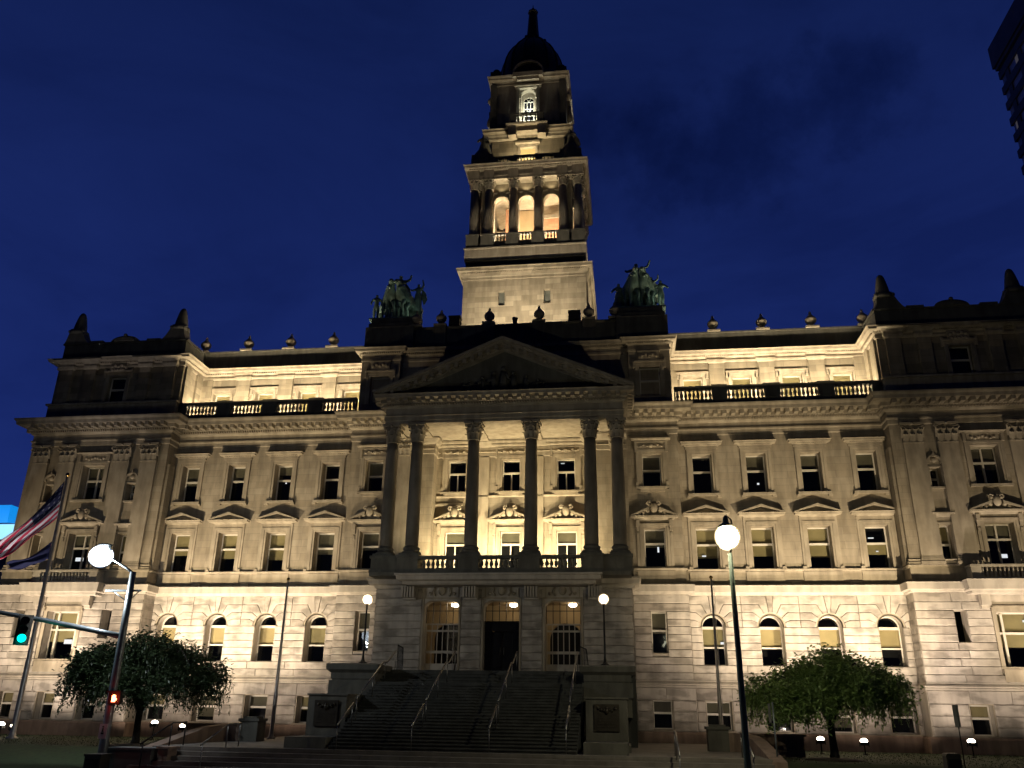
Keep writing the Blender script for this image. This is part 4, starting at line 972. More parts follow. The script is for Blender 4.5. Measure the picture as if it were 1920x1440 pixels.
# rounded heads of the openings
for a, b in OPX:
    for q in (1, -1):
        c = b if q > 0 else a
        pts = [(c - q * .42 * (1 - math.cos(t)), 7.1 - .42 * (1 - math.sin(t))) for t in [PI / 2 * i / 6 for i in range(7)]]
        for p, r in zip(pts, pts[1:]): m.add([(x, -2.9, z) for x, z in ccw([p, (c, p[1]), (c, r[1]), r])], [(0, 1, 2, 3)]); m.add([(p[0], -2.9, p[1]), (r[0], -2.9, r[1]), (r[0], -2.15, r[1]), (p[0], -2.15, p[1])], [(0, 1, 2, 3)])
m.mat(M['rustic'])
courses(m, -7.0, 7.0, [3.0] + COURSES, [(a - .12, b + .12, 2.9, 8.2) for a, b in OPX], -2.98, -2.9, .03, 1.9)
for s in (-1, 1):
    for z0, z1 in zip(COURSES, COURSES[1:]): m.box(s * 7.0, s * 7.03, -2.95, -.65, z0 + .02, z1 - .02)
# carved panels over the openings
m.mat(M['trim'])
for a, b in OPX:
    c = (a + b) / 2
    m.box(a - .1, b + .1, -3.0, -2.9, 7.18, 7.26)
    m.ball((c, -2.98, 7.62), .24, 10, 8, .9, .5, 1.1)
    for q in (-1, 1):
        m.ball((c + q * .42, -2.98, 7.84), .09, 8, 6); m.tube([(c + q * .42, -2.97, 7.75), (c + q * .5, -2.98, 7.5), (c + q * .36, -2.98, 7.35)], .07, 6)
        m.ball((c + q * .66, -2.96, 7.46), .1, 8, 6); m.box(c + q * .9 - .02, c + q * .9 + .02, -2.96, -2.9, 7.26, 7.98)
        m.box(a - .1 if q < 0 else b, a if q < 0 else b + .1, -2.99, -2.9, 3.0, 7.18)
m.obj('wall', None, B)
# lit vestibule behind the three openings
m = MB(); m.mat(M['vest'])
m.quad((-6, -.3, 3.0), (-6, -2.1, 3.0), (-6, -2.1, 7.9), (-6, -.3, 7.9)); m.quad((6, -2.1, 3.0), (6, -.3, 3.0), (6, -.3, 7.9), (6, -2.1, 7.9))
m.box(-6, 6, -2.15, -.3, 7.13, 7.3); m.box(-6, 6, -2.9, -.2, 2.9, 3.3)
dops = [(c - .92, c + .92, 3.3, 6.15) for c in (-3.3, 0, 3.3)]
m.wall(-.35, -6, 6, 3.3, 7.13, dops, .25)
for c in (-3.3, 0, 3.3): arch_fill(m, c, .92, 5.23, 6.15, -.35, .25)
for c in (-3.3, 0, 3.3):
    for q in (-1, 1): m.box(c + q * 1.35 - .13, c + q * 1.35 + .13, -.48, -.35, 3.3, 7.12)
m.box(-6, -4.35, -2.15, -2.1, 3.3, 7.6)
m.mat(M['door'])
m.box(-6, 6, -.08, 0, 3.3, 6.4)
m.obj('vestibule', None, B)
for c in (-3.3, 0, 3.3):
    m = MB(); m.lathe([(.02, .1), (.2, .08), (.23, .02), (.2, -.06), (.1, -.1), (.01, -.11)], (c + .45, -1.4, 7.02), 14)
    lo = m.obj('ceiling_lamp', M['ceil'], B)
    point('vestibule_lamp', (c + .45, -1.4, 6.8), 6.5, (1, .72, .4), .15, lo)
# gates, doors
def gate(cx, mt):
    m = MB(); y = -2.35; z0 = 3.45
    m.box(cx - .93, cx + .93, y - .04, y + .04, 3.5, 3.86)
    m.box(cx - .93, cx + .93, y - .04, y + .04, 4.38, 4.52); m.box(cx - .9, cx + .9, y - .03, y + .03, 5.5, 5.6); m.box(cx - .9, cx + .9, y - .03, y + .03, 5.86, 5.94)
    for k in range(7): x = cx - .9 + 1.8 * k / 6; m.box(x - .022, x + .022, y - .02, y + .02, 3.86, 5.9)
    g_ = m.obj('gate', M[mt], B)
    return g_
gate(-3.3, 'gate'); gate(3.3, 'gate')
for cx in (-3.3, 0, 3.3):
    m = MB(); y = -2.4
    for k in range(6): x = cx - .93 + 1.86 * k / 5; m.box(x - .02, x + .02, y - .015, y + .015, 5.94, 7.05)
    m.box(cx - .95, cx + .95, y - .015, y + .015, 6.58, 6.62)
    m.obj('window_grille', M['door'], B)
m = MB()
m.box(-.95, .95, -2.5, -2.3, 5.55, 5.98); m.box(-.95, -.55, -2.45, -2.35, 3.4, 5.55); m.box(.55, .95, -2.45, -2.35, 3.4, 5.55)
m.box(-1.0, 1.0, -2.6, -2.28, 5.98, 6.05)
dd = m.obj('door_frame', M['door'], B)
for q in (-1, 1):
    m = MB(); a, b = sorted((q * .02, q * .54)); m.box(a, b, -2.42, -2.37, 3.4, 4.3)
    m.box(a, a + .08, -2.42, -2.37, 4.3, 5.5); m.box(b - .08, b, -2.42, -2.37, 4.3, 5.5); m.box(a, b, -2.42, -2.37, 5.4, 5.5)
    m.box(a + .08, b - .08, -2.4, -2.39, 4.3, 5.4)
    d_ = m.obj('door', M['door'], B)
    m = MB(); m.tube([(q * .1, -2.5, 4.3), (q * .1, -2.5, 4.7)], .02); m.obj('door_handle', M['rail'], d_)
# entablature and pediment of the portico
m = MB()
EP = [(-6.85, -.2), (-6.85, -4.1), (6.85, -4.1), (6.85, -.2)]
m.sweep([(-.6, 16.94), (0, 16.96), (0, 17.12), (.04, 17.14), (.04, 17.36), (.1, 17.4), (.1, 17.46), (.0, 17.5), (.0, 17.86), (.08, 17.9), (.14, 17.98), (.14, 18.12), (.28, 18.16), (.28, 18.34), (.60, 18.38), (.62, 18.52), (.66, 18.6), (-.6, 18.62)], EP)
m.blocks_along(EP, .155, .085, .13, .25, 18.0, 18.12); m.blocks_along(EP, .50, .23, .24, .56, 18.18, 18.37)
m.box(-6.3, 6.3, -3.5, -.1, 17.05, 17.3)
# coffered soffit between architrave and wall
for x in (-4.95, -1.65, 1.65, 4.95): m.box(x - .3, x + .3, -3.5, -.35, 16.95, 17.06)
m.obj('entablature', M['trim'], B)
m = MB(); HX = 7.5; zb, za = 18.62, 21.82
sl = (za - zb) / HX
def rake(t0, t1, y0, y1, inner=0.0):
    for q in (-1, 1):
        m.prism([(q * HX, zb + t0), (q * 0, za + t0), (0, za + t1), (q * HX, zb + t1)], y0, y1)
rake(-.02, .16, -4.78, -.2); rake(-.16, -.02, -4.62, -.2); rake(-.30, -.16, -4.35, -.2); rake(-.42, -.30, -4.22, -3.7)
for q in (-1, 1):
    for k in range(1, 15):
        x = q * (HX - .55 - k * .47)
        if abs(x) < .12: continue
        z = za - abs(x) * sl - .30
        m.box(x - .11, x + .11, -4.58, -4.2, z - .12, z + .13)
m.obj('pediment', M['trim'], B)
m = MB(); m.prism([(-HX + .4, zb + .0), (HX - .4, zb + .0), (0, za - .3)], -3.72, -3.6); m.obj('tympanum', M['dark_stone'], B)  # shade of the recess put into the stone colour, along with soot
# relief figures in the tympanum: standing and reclining bodies
m = MB(); rt = random.Random(5)
for k, (x, h) in enumerate([(0, 1.75), (-.6, 1.45), (.6, 1.45), (-1.25, 1.2), (1.3, 1.2), (-2.0, .95), (2.0, .95), (-2.9, .7), (2.9, .7), (-3.8, .45), (3.8, .45), (-4.7, .3), (4.7, .3)]):
    z = zb + .03
    if h > .9:
        m.tube([(x, -3.8, z), (x + rt.uniform(-.05, .05), -3.84, z + h * .5), (x, -3.82, z + h * .8)], [h * .16, h * .13, h * .09], 8); m.ball((x, -3.82, z + h * .92), h * .085, 8, 6)
        m.tube([(x + .1, -3.86, z + h * .74), (x + rt.choice((-1, 1)) * .35, -3.9, z + h * .55), (x + rt.uniform(-.3, .3), -3.9, z + h * .75)], h * .05, 6)
    else:
        q = 1 if x > 0 else -1
        m.tube([(x + q * h, -3.8, z + .1), (x, -3.86, z + h * .35), (x - q * h * .6, -3.82, z + h * .7)], [.08, h * .26, h * .18], 8); m.ball((x - q * h * .75, -3.82, z + h * .95), h * .15, 8, 6)
m.obj('tympanum_relief', M['dark_stone'], B)
m = MB()   # little roof behind the pediment
m.prism([(-HX + .1, zb), (HX - .1, zb), (0, za - .08)], -3.58, -.1); m.obj('portico_roof', M['roof'], B)

# ---- centre attic -------------------------------------------------------
m = MB()
m.wall(0, -9.85, 9.85, 18.8, 23.0, [], .3)
for s in (-1, 1):
    m2 = MB(s); m2.wall(-.35, 7.3, 9.85, 18.8, 23.0, [(8.57 - .62, 8.57 + .62, 19.6, 21.5)], .4); m2.quad((7.3, 0, 18.8), (7.3, -.35, 18.8), (7.3, -.35, 23.0), (7.3, 0, 23.0)); m2.quad((9.85, -.35, 18.8), (9.85, 3, 18.8), (9.85, 3, 23), (9.85, -.35, 23))
    m2.obj('wall', M['ashlar'], B)
m.obj('wall', M['ashlar'], B)
m = MB()
CP = [(-9.85, 3), (-9.85, -.35), (-7.3, -.35), (-7.3, 0), (7.3, 0), (7.3, -.35), (9.85, -.35), (9.85, 3)]
m.sweep([(0, 22.55), (.06, 22.6), (.06, 22.75), (.02, 22.78), (.02, 22.95), (.12, 23.02), (.18, 23.12), (.38, 23.17), (.42, 23.3), (.48, 23.38), (-.2, 23.46)], CP)
m.blocks_along(CP, .14, .075, .12, .24, 23.02, 23.12)
m.obj('attic_cornice', M['trim'], B)
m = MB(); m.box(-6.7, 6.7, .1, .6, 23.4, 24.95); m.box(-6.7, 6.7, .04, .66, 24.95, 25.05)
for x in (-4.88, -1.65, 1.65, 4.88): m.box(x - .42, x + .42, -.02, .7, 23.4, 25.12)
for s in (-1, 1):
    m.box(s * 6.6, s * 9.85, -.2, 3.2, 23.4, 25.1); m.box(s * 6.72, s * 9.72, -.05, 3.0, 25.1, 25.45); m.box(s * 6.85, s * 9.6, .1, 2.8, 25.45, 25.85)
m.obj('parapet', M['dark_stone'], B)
m = MB(); m.box(-9.6, 9.6, .6, 5.5, 23.3, 23.4); m.box(-9.8, 9.8, 3.0, 3.2, 18.9, 23.4); m.obj('roof', M['roof'], B)

# urns
ur = MB(); ur.box(-.42, .42, -.42, .42, 0, .12)
ur.lathe([(.22, .12), (.13, .22), (.12, .3), (.2, .36), (.33, .52), (.36, .68), (.3, .82), (.18, .86), (.2, .92), (.14, 1.0), (.07, 1.06), (.1, 1.14), (.05, 1.24), (.0, 1.32)], (0, 0, 0), 16)
ur = ur.mesh('urn', M['trim'])
for x in (-4.88, -1.65, 1.65, 4.88): inst(ur, 'urn', B, (x, .35, 25.12))
for s in (-1, 1):
    for x in (12.9, 16.0, 19.1, 22.3): inst(ur, 'urn', B, (s * x, 2.2, 24.72))
inst(ur, 'urn', B, (6.55, .35, 25.12)); inst(ur, 'urn', B, (-6.55, .35, 25.12))

# ---- tower ----------------------------------------------------------------
TY = 9.9
def sq(h, c=TY): return [(-h, c - h), (h, c - h), (h, c + h), (-h, c + h)]
def sqprof(m, h, prof): m.sweep(prof, sq(h), True)
def sqwall(m, h, z0, z1): 
    p = sq(h)
    for i in range(4):
        a, b = p[i], p[(i + 1) % 4]; m.quad((a[0], a[1], z0), (b[0], b[1], z0), (b[0], b[1], z1), (a[0], a[1], z1))
def top(m, h, z): m.box(-h, h, TY - h, TY + h, z - .1, z)
# square block
m = MB(); h = 4.55
m.wall(TY - h, -h, h, 23.3, 31.5, [(-1.88, -1.42, 29.08, 30.26), (1.46, 1.94, 29.08, 30.26)], .4)
m.quad((h, TY - h, 23.3), (h, TY + h, 23.3), (h, TY + h, 31.5), (h, TY - h, 31.5)); m.quad((-h, TY + h, 23.3), (-h, TY - h, 23.3), (-h, TY - h, 31.5), (-h, TY + h, 31.5)); m.quad((h, TY + h, 23.3), (-h, TY + h, 23.3), (-h, TY + h, 31.5), (h, TY + h, 31.5))
m.box(h, h + .1, TY - h + .5, TY + h - .5, 23.3, 30.9) 
m.obj('tower_wall', M['tower'], B)
for x in (-1.65, 1.7):
    m = MB(); m.box(x - .24, x + .24, TY - h + .3, TY - h + .36, 29.08, 30.26); wv = m.obj('tower_window', M['signback'], B)
m = MB()
sqprof(m, h, [(0, 31.2), (.05, 31.24), (.05, 31.42), (.12, 31.5), (.2, 31.7), (.24, 31.78), (.42, 31.84), (.44, 32.02), (.5, 32.1), (-.6, 32.14)])
m.blocks_along(sq(h), .13, .07, .2, .3, 31.68, 31.77, True)
m.obj('tower_cornice', M['tower'], B)
m = MB(); sqwall(m, 4.42, 32.0, 33.0); m.obj('tower_base', M['roof'], B)  # dark roof tone stands in for shade on this set-back band
m = MB(); sqprof(m, 4.45, [(0, 32.9), (.1, 32.92), (.1, 33.86), (.16, 33.9), (.16, 34.0), (-.6, 34.04)]); m.obj('tower_belt', M['trim'], B)
# belfry: arcaded wall with free-standing columns
AW = 3.55      # arcade wall half size
m = MB(); OPS = (-1.93, 0, 1.93)
def arcade(m, inner=False):
    y = 0
    m.wall(0, -AW, AW, 34.0, 40.4, [(c - .6, c + .6, 34.9, 39.02) for c in OPS], .45)
    for c in OPS: arch_fill(m, c, .6, 38.42, 39.02, 0, .45, 10)
    for c in OPS:
        n = 12
        for i in range(n):
            a, b = PI * i / n, PI * (i + 1) / n
            m.prism([(c + .6 * math.cos(a), 38.42 + .6 * math.sin(a)), (c + .74 * math.cos(a), 38.42 + .74 * math.sin(a)), (c + .74 * math.cos(b), 38.42 + .74 * math.sin(b)), (c + .6 * math.cos(b), 38.42 + .6 * math.sin(b))], -.08, 0)
        m.box(c - .09, c + .09, -.14, 0, 38.95, 39.3); m.box(c - .8, c - .6, -.06, 0, 38.3, 38.44); m.box(c + .6, c + .8, -.06, 0, 38.3, 38.44)
        for q in (-1, 1):
            m.ball((c + q * .45, -.04, 39.42), .17, 8, 6, 1.4, .5, .8); m.ball((c + q * .7, -.04, 39.3), .1, 8, 6)
for k in range(4):
    mm = MB(); arcade(mm); an = PI / 2 * k
    R_ = Matrix.Rotation(an, 3, 'Z')
    vv = [tuple(R_ @ Vector((x, y - AW, z)) + Vector((0, TY, 0))) for x, y, z in mm.v]
    m.v += []; b = len(m.v); m.v += vv; m.f += [[b + i for i in f] for f in mm.f]; m.fm += [0] * len(mm.f); m.sm += [False] * len(mm.f)
m.obj('belfry_wall', M['tower'], B)
m = MB(); m.box(-3.1, 3.1, TY - 3.1, TY + 3.1, 34.0, 34.3); m.obj('belfry_floor', M['brickin'], B)
m = MB(); m.mat(M['tower']); m.box(-3.1, 3.1, TY - 3.1, TY + 3.1, 40.2, 40.38)
m.mat(M['brickin']); m.box(.75, 2.9, TY - .6, TY - .2, 34.3, 38.7); m.box(-2.0, -1.75, TY - .9, TY + .5, 34.3, 39.6); m.mat(M['tower']); m.box(.7, 3.0, TY - .7, TY - .1, 38.7, 39.0)
m.mat(M['vest']); m.box(-1.3, .75, TY + .2, TY + .5, 34.3, 40.1)
m.mat(M['iron']); m.box(-2.3, -1.3, TY - .2, TY, 38.1, 38.25); m.box(-1.9, -1.8, TY - .2, TY, 36.2, 38.2)
m.obj('belfry_interior', None, B)
for x in (-1.9, 0, 1.9): point('belfry_lamp', (x, TY - 2.3, 34.9), 1500, (1, .84, .58), .25)
point('belfry_lamp', (0, TY + 2.2, 36), 700, (1, .72, .4), .3)
# columns
cs = MB(); cs.lathe([(.46, 0), (.46, .1), (.4, .18), (.36, .25), (.335, .3), (.335, 1.5), (.30, 4.15)], (0, 0, 0), 18); cs = cs.mesh('tower_column', M['trim'])
cp2 = capital_mesh(.31, .85)
CX = 4.02
pos = []
for a in (-CX, -2.88, -.97, .97, 2.88, CX): pos += [(a, TY - CX)]
for a in (-2.88, -.97, .97, 2.88): pos += [(CX, TY + a), (-CX, TY + a)]
pos += [(CX, TY + CX), (-CX, TY + CX)]
for x, y in pos:
    c = inst(cs, 'tower_column', B, (x, y, 35.22)); inst(cp2, 'tower_capital', c, (0, 0, 4.13))
for x, y in pos:
    m = MB(); m.box(x - .48, x + .48, y - .48, y + .48, 34.04, 35.22); m.box(x - .52, x + .52, y - .52, y + .52, 35.1, 35.2); m.obj('tower_pedestal', M['dark_stone'], B)
m = MB(); m.box(-CX, CX, TY - CX - .35, TY - CX + .3, 34.04, 34.45)
for c in OPS:
    m.box(c - .62, c + .62, TY - AW - .25, TY - AW - .02, 35.5, 35.66); m.box(c - .62, c + .62, TY - AW - .24, TY - AW - .02, 34.3, 34.95)
    for k in range(5): m.lathe([(.07, 34.95), (.035, 35.05), (.085, 35.2), (.035, 35.4), (.07, 35.5)], (c - .5 + .25 * k, TY - AW - .14, 0), 8)
m.obj('belfry_parapet', M['dark_stone'], B)
# entablature of the belfry
m = MB(); EH = 4.36
sqprof(m, EH, [(-1.0, 40.2), (0, 40.2), (0, 40.42), (.05, 40.45), (.05, 40.62), (0, 40.66), (0, 40.95), (.1, 41.0), (.16, 41.08), (.4, 41.12), (.42, 41.26), (.5, 41.36), (-1.5, 41.42)])
for x, y in pos:
    if y < TY - CX + .1 or x > CX - .1: m.box(x - .4, x + .4, y - .44, y + .44, 40.22, 41.1)
m.blocks_along(sq(EH), .13, .07, .14, .26, 41.0, 41.1, True)
m.box(-4.2, 4.2, TY - 4.2, TY + 4.2, 41.3, 41.42)
m.obj('belfry_entablature', M['trim'], B)
# glowing lintels: lamps in the loggia between wall and entablature
for x in (-1.93, 0, 1.93): spot('loggia_lamp', (x, TY - AW - .33, 39.35), (x, TY - AW - .25, 41), 30, 120, .6, (1, .82, .5), .06)
# attic stage with balustrade
m = MB(); m.box(-4.3, 4.3, TY - 4.35, TY - 4.1, 41.42, 41.62); m.box(-4.3, 4.3, TY - 4.37, TY - 4.08, 42.12, 42.28)
m.box(4.1, 4.35, TY - 4.3, TY + 4.3, 41.42, 42.28); m.box(-4.35, -4.1, TY - 4.3, TY + 4.3, 41.42, 42.28)
segs = [(-2.2, -1.3), (-.72, .72), (1.3, 2.2)]; prev = -4.3
for a, b in segs:
    m.box(prev, a, TY - 4.38, TY - 4.06, 41.6, 42.12); prev = b
    n = int((b - a) / .24)
    for k in range(n): m.lathe([(.08, 41.6), (.035, 41.68), (.085, 41.84), (.035, 42.0), (.08, 42.12)], (a + (b - a) * (k + .5) / n, TY - 4.22, 0), 8)
m.box(prev, 4.3, TY - 4.38, TY - 4.06, 41.6, 42.12)
m.box(-.95, -.72, TY - 4.4, TY - 4.0, 41.42, 42.34); m.box(.72, .95, TY - 4.4, TY - 4.0, 41.42, 42.34)
m.obj('tower_balustrade', M['dark_stone'], B)
U = 2.95
m = MB(); m.wall(TY - U, -U, U, 41.4, 45.0, [(-.62, .62, 42.2, 44.0)], .3)
m.quad((U, TY - U, 41.4), (U, TY + U, 41.4), (U, TY + U, 45), (U, TY - U, 45)); m.quad((-U, TY + U, 41.4), (-U, TY - U, 41.4), (-U, TY - U, 45), (-U, TY + U, 45)); m.quad((U, TY + U, 41.4), (-U, TY + U, 41.4), (-U, TY + U, 45), (U, TY + U, 45))
m.obj('tower_wall', M['tower'], B)
m = MB(); m.box(-.8, -.62, TY - U - .08, TY - U, 42.0, 44.15); m.box(.62, .8, TY - U - .08, TY - U, 42.0, 44.15); m.box(-.62, .62, TY - U - .08, TY - U, 44.0, 44.15); m.box(-1.0, 1.0, TY - U - .28, TY - U, 44.3, 44.5); m.box(-.85, .85, TY - U - .1, TY - U, 44.15, 44.3)
tw_ = m.obj('tower_window', M['trim'], B)
m = MB(); m.box(-.62, .62, TY - U + .25, TY - U + .3, 42.0, 44.0); m.obj('window_blind', M['blind_bright'], tw_)
strip('tower_attic_washer', (0, TY - 3.75, 41.7), (0, .45, 1), 1.0, .2, 160, (1, .82, .5), 150)
m = MB(); CH = 3.2
sqprof(m, CH, [(-.3, 44.75), (0, 44.8), (.02, 45.0), (.1, 45.08), (.14, 45.2), (.4, 45.26), (.42, 45.42), (.5, 45.5), (-.4, 45.6)])
for x0, x1 in ((-1.5, -.85), (.85, 1.5)): m.box(x0, x1, TY - CH - .75, TY - CH, 44.6, 45.5)
m.box(-.85, .85, TY - CH - .6, TY - CH, 45.05, 45.5); m.sweep([(0, 45.5), (.1, 45.54), (.14, 45.66), (-.4, 45.7)], [(-1.55, TY - CH), (-1.55, TY - CH - .72), (1.55, TY - CH - .72), (1.55, TY - CH)])
m.box(-1.55, 1.55, TY - CH - .7, TY - CH, 45.5, 45.6)
top(m, 3.4, 45.6)
m.obj('tower_cornice', M['trim'], B)
# lantern with its white-lit arched niche
Lh = 3.0; m = MB()
m.wall(TY - Lh, -Lh, Lh, 45.6, 50.4, [(-.6, .6, 46.6, 49.8)], .42)
arch_fill(m, 0, .6, 49.2, 49.8, TY - Lh, .42, 10)
m.wall(TY - Lh + .42, -.62, .62, 46.6, 49.82, [(-.42, .42, 46.7, 49.3)], .15); arch_fill(m, 0, .42, 48.88, 49.3, TY - Lh + .42, .15, 8)
m.quad((Lh, TY - Lh, 45.6), (Lh, TY + Lh, 45.6), (Lh, TY + Lh, 50.4), (Lh, TY - Lh, 50.4)); m.quad((-Lh, TY + Lh, 45.6), (-Lh, TY - Lh, 45.6), (-Lh, TY - Lh, 50.4), (-Lh, TY + Lh, 50.4)); m.quad((Lh, TY + Lh, 45.6), (-Lh, TY + Lh, 45.6), (-Lh, TY + Lh, 50.4), (Lh, TY + Lh, 50.4))
m.obj('lantern_wall', M['trim'], B)
m = MB()
for q in (-1, 1):
    m.box(q * .72, q * .96, TY - Lh - .22, TY - Lh, 46.6, 49.8)
    m.box(q * 1.0, q * .6, TY - Lh - .1, TY - Lh, 48.85, 49.0)
m.box(-1.1, 1.1, TY - Lh - .35, TY - Lh, 49.95, 50.08); m.box(-1.02, 1.02, TY - Lh - .25, TY - Lh, 49.8, 49.95); m.box(-.9, .9, TY - Lh - .2, TY - Lh, 50.08, 50.4)
m.obj('aedicule', M['trim'], B)
m = MB()
yy = TY - Lh + .47
for x in (-.14, .14): m.box(x - .02, x + .02, yy, yy + .04, 46.7, 48.88)
for z in (47.45, 48.15, 48.86): m.box(-.42, .42, yy, yy + .04, z - .025, z + .025)
m.box(-.42, -.38, yy, yy + .04, 46.7, 48.88); m.box(.38, .42, yy, yy + .04, 46.7, 48.88)
for an in (60, 120): m.tube([(0, yy + .02, 48.88), (.42 * math.cos(math.radians(an)), yy + .02, 48.88 + .42 * math.sin(math.radians(an)))], .02, 6)
fo = m.obj('window_frame', M['whiteframe'], B)
m = MB(); m.box(-.45, .45, yy + .06, yy + .08, 46.6, 49.35); m.obj('window_pane', M['blockglass'], fo)
m = MB(); m.box(-1.3, 1.3, TY - Lh - .95, TY - Lh - .75, 45.7, 45.82); m.box(-1.35, 1.35, TY - Lh - 1.0, TY - Lh - .72, 46.5, 46.66)
m.box(-1.35, -.85, TY - Lh - .98, TY - Lh - .74, 45.82, 46.5); m.box(.85, 1.35, TY - Lh - .98, TY - Lh - .74, 45.82, 46.5)
for q in (-1, 1): m.box(q * 1.35, q * 1.15, TY - Lh - .8, TY - Lh, 45.7, 46.66)
for k in range(5): m.lathe([(.09, 45.82), (.04, 45.95), (.1, 46.1), (.04, 46.35), (.09, 46.5)], (-.68 + .34 * k, TY - Lh - .86, 0), 8)
for q in (-1, 1):
    m.box(q * 1.35, q * 3.0, TY - Lh - .2, TY - Lh, 45.6, 46.3)
    # corner clusters with urns and scrolls
    m.box(q * 2.6, q * 3.15, TY - 3.15, TY - 2.6, 45.6, 50.4)
m.obj('tower_balustrade', M['dark_stone'], B)
point('lantern_lamp', (0, TY - Lh - .1, 46.75), 170, WHITE, .08); point('lantern_lamp', (0, TY - Lh + .12, 48.3), 30, WHITE, .08)
strip('lantern_washer', (0, TY - Lh - .45, 45.72), (0, .5, 1), 1.0, .15, 25, WHITE, 70)
for q in (-1, 1):     # side niches seen edge-on with scrolls
    m = MB()
    m.box(q * 3.0, q * 3.45, TY - 1.1, TY + 1.1, 45.7, 46.3); m.box(q * 3.0, q * 3.35, TY - 1.2, TY - .8, 46.3, 49.8); m.box(q * 3.0, q * 3.35, TY + .8, TY + 1.2, 46.3, 49.8)
    m.box(q * 3.0, q * 3.5, TY - 1.4, TY + 1.4, 49.8, 50.1)
    m.lathe([(.1, 47.0), (.28, 47.3), (.24, 47.7), (.1, 48.1), (.12, 48.6)], (q * 3.35, TY - 1.9, 0), 8)
    m.lathe([(.08, 49.0), (.2, 49.2), (.22, 49.4), (.08, 49.6), (.02, 49.75)], (q * 3.3, TY - 2.4, 0), 8)
    m.obj('aedicule', M['trim'], B)
for q in (-1, 1): point('lantern_side_lamp', (q * 3.6, TY - .4, 46.5), 120, (.95, .98, .85), .1)
m = MB()
sqprof(m, Lh, [(0, 50.3), (.05, 50.34), (.05, 50.55), (.14, 50.66), (.32, 50.74), (.34, 50.9), (.42, 51.02), (.44, 51.1), (-.3, 51.2)])
m.box(-1.25, 1.25, TY - Lh - .62, TY - Lh, 50.72, 51.16); m.box(-.9, .9, TY - Lh - .55, TY - Lh, 50.4, 50.72)
top(m, 3.1, 51.18)
m.obj('tower_cornice', M['trim'], B)
# dome, dormers and spire
m = MB()
m.lathe([(3.0, 51.15), (3.0, 51.8), (2.9, 51.9), (2.82, 52.6), (2.80, 53.2), (2.72, 54.0), (2.55, 54.8), (2.28, 55.5), (1.92, 56.15), (1.5, 56.72), (1.28, 56.95), (1.3, 57.15), (1.05, 57.3), (.9, 57.5), (.62, 57.62)], (0, TY, 0), 32)
for k in range(16):
    a = 2 * PI * (k + .5) / 16
    m.tube([(r * math.cos(a), TY + r * math.sin(a), z) for r, z in ((2.86, 52.6), (2.76, 54.0), (2.58, 54.8), (2.3, 55.55), (1.94, 56.2), (1.5, 56.78))], .06, 6)
for k in range(8):
    a = 2 * PI * (k + .5) / 8; m.ball((1.2 * math.cos(a), TY + 1.2 * math.sin(a), 57.25), .16, 8, 6)
dm = m.obj('dome', M['roof'], B)
m = MB()
for q in (-1, 1):
    for r in (-1, 1): m.box(q * 2.35, q * 3.2, TY + r * 2.35, TY + r * 3.2, 51.2, 51.75); m.ball((q * 2.75, TY + r * 2.75, 51.95), .34, 10, 6)
m.obj('corner_block', M['roof'], dm)
m = MB()
n = 16
for i in range(n):
    a, b = PI * i / n, PI * (i + 1) / n
    m.prism([(1.2 * math.cos(a), 51.2 + 1.3 * math.sin(a)), (1.36 * math.cos(a), 51.2 + 1.46 * math.sin(a)), (1.36 * math.cos(b), 51.2 + 1.46 * math.sin(b)), (1.2 * math.cos(b), 51.2 + 1.3 * math.sin(b))], TY - Lh - .3, TY - 2)
m.obj('dormer_arch', M['trim'], dm)
m = MB(); m.prism([(1.2 * math.cos(PI * i / n), 51.15 + 1.3 * math.sin(PI * i / n)) for i in range(n + 1)], TY - Lh - .05, TY - 2); m.obj('dormer', M['roof'], dm)
m = MB(); m.lathe([(.64, 57.55), (.6, 57.9), (.5, 59.0), (.44, 60.0), (.38, 60.9), (.46, 60.95), (.46, 61.1), (.36, 61.16), (.2, 61.3), (.09, 61.4), (.13, 61.5), (.05, 61.62), (.02, 61.95)], (0, TY, 0), 8, False)
m.obj('spire', M['roof'], B)

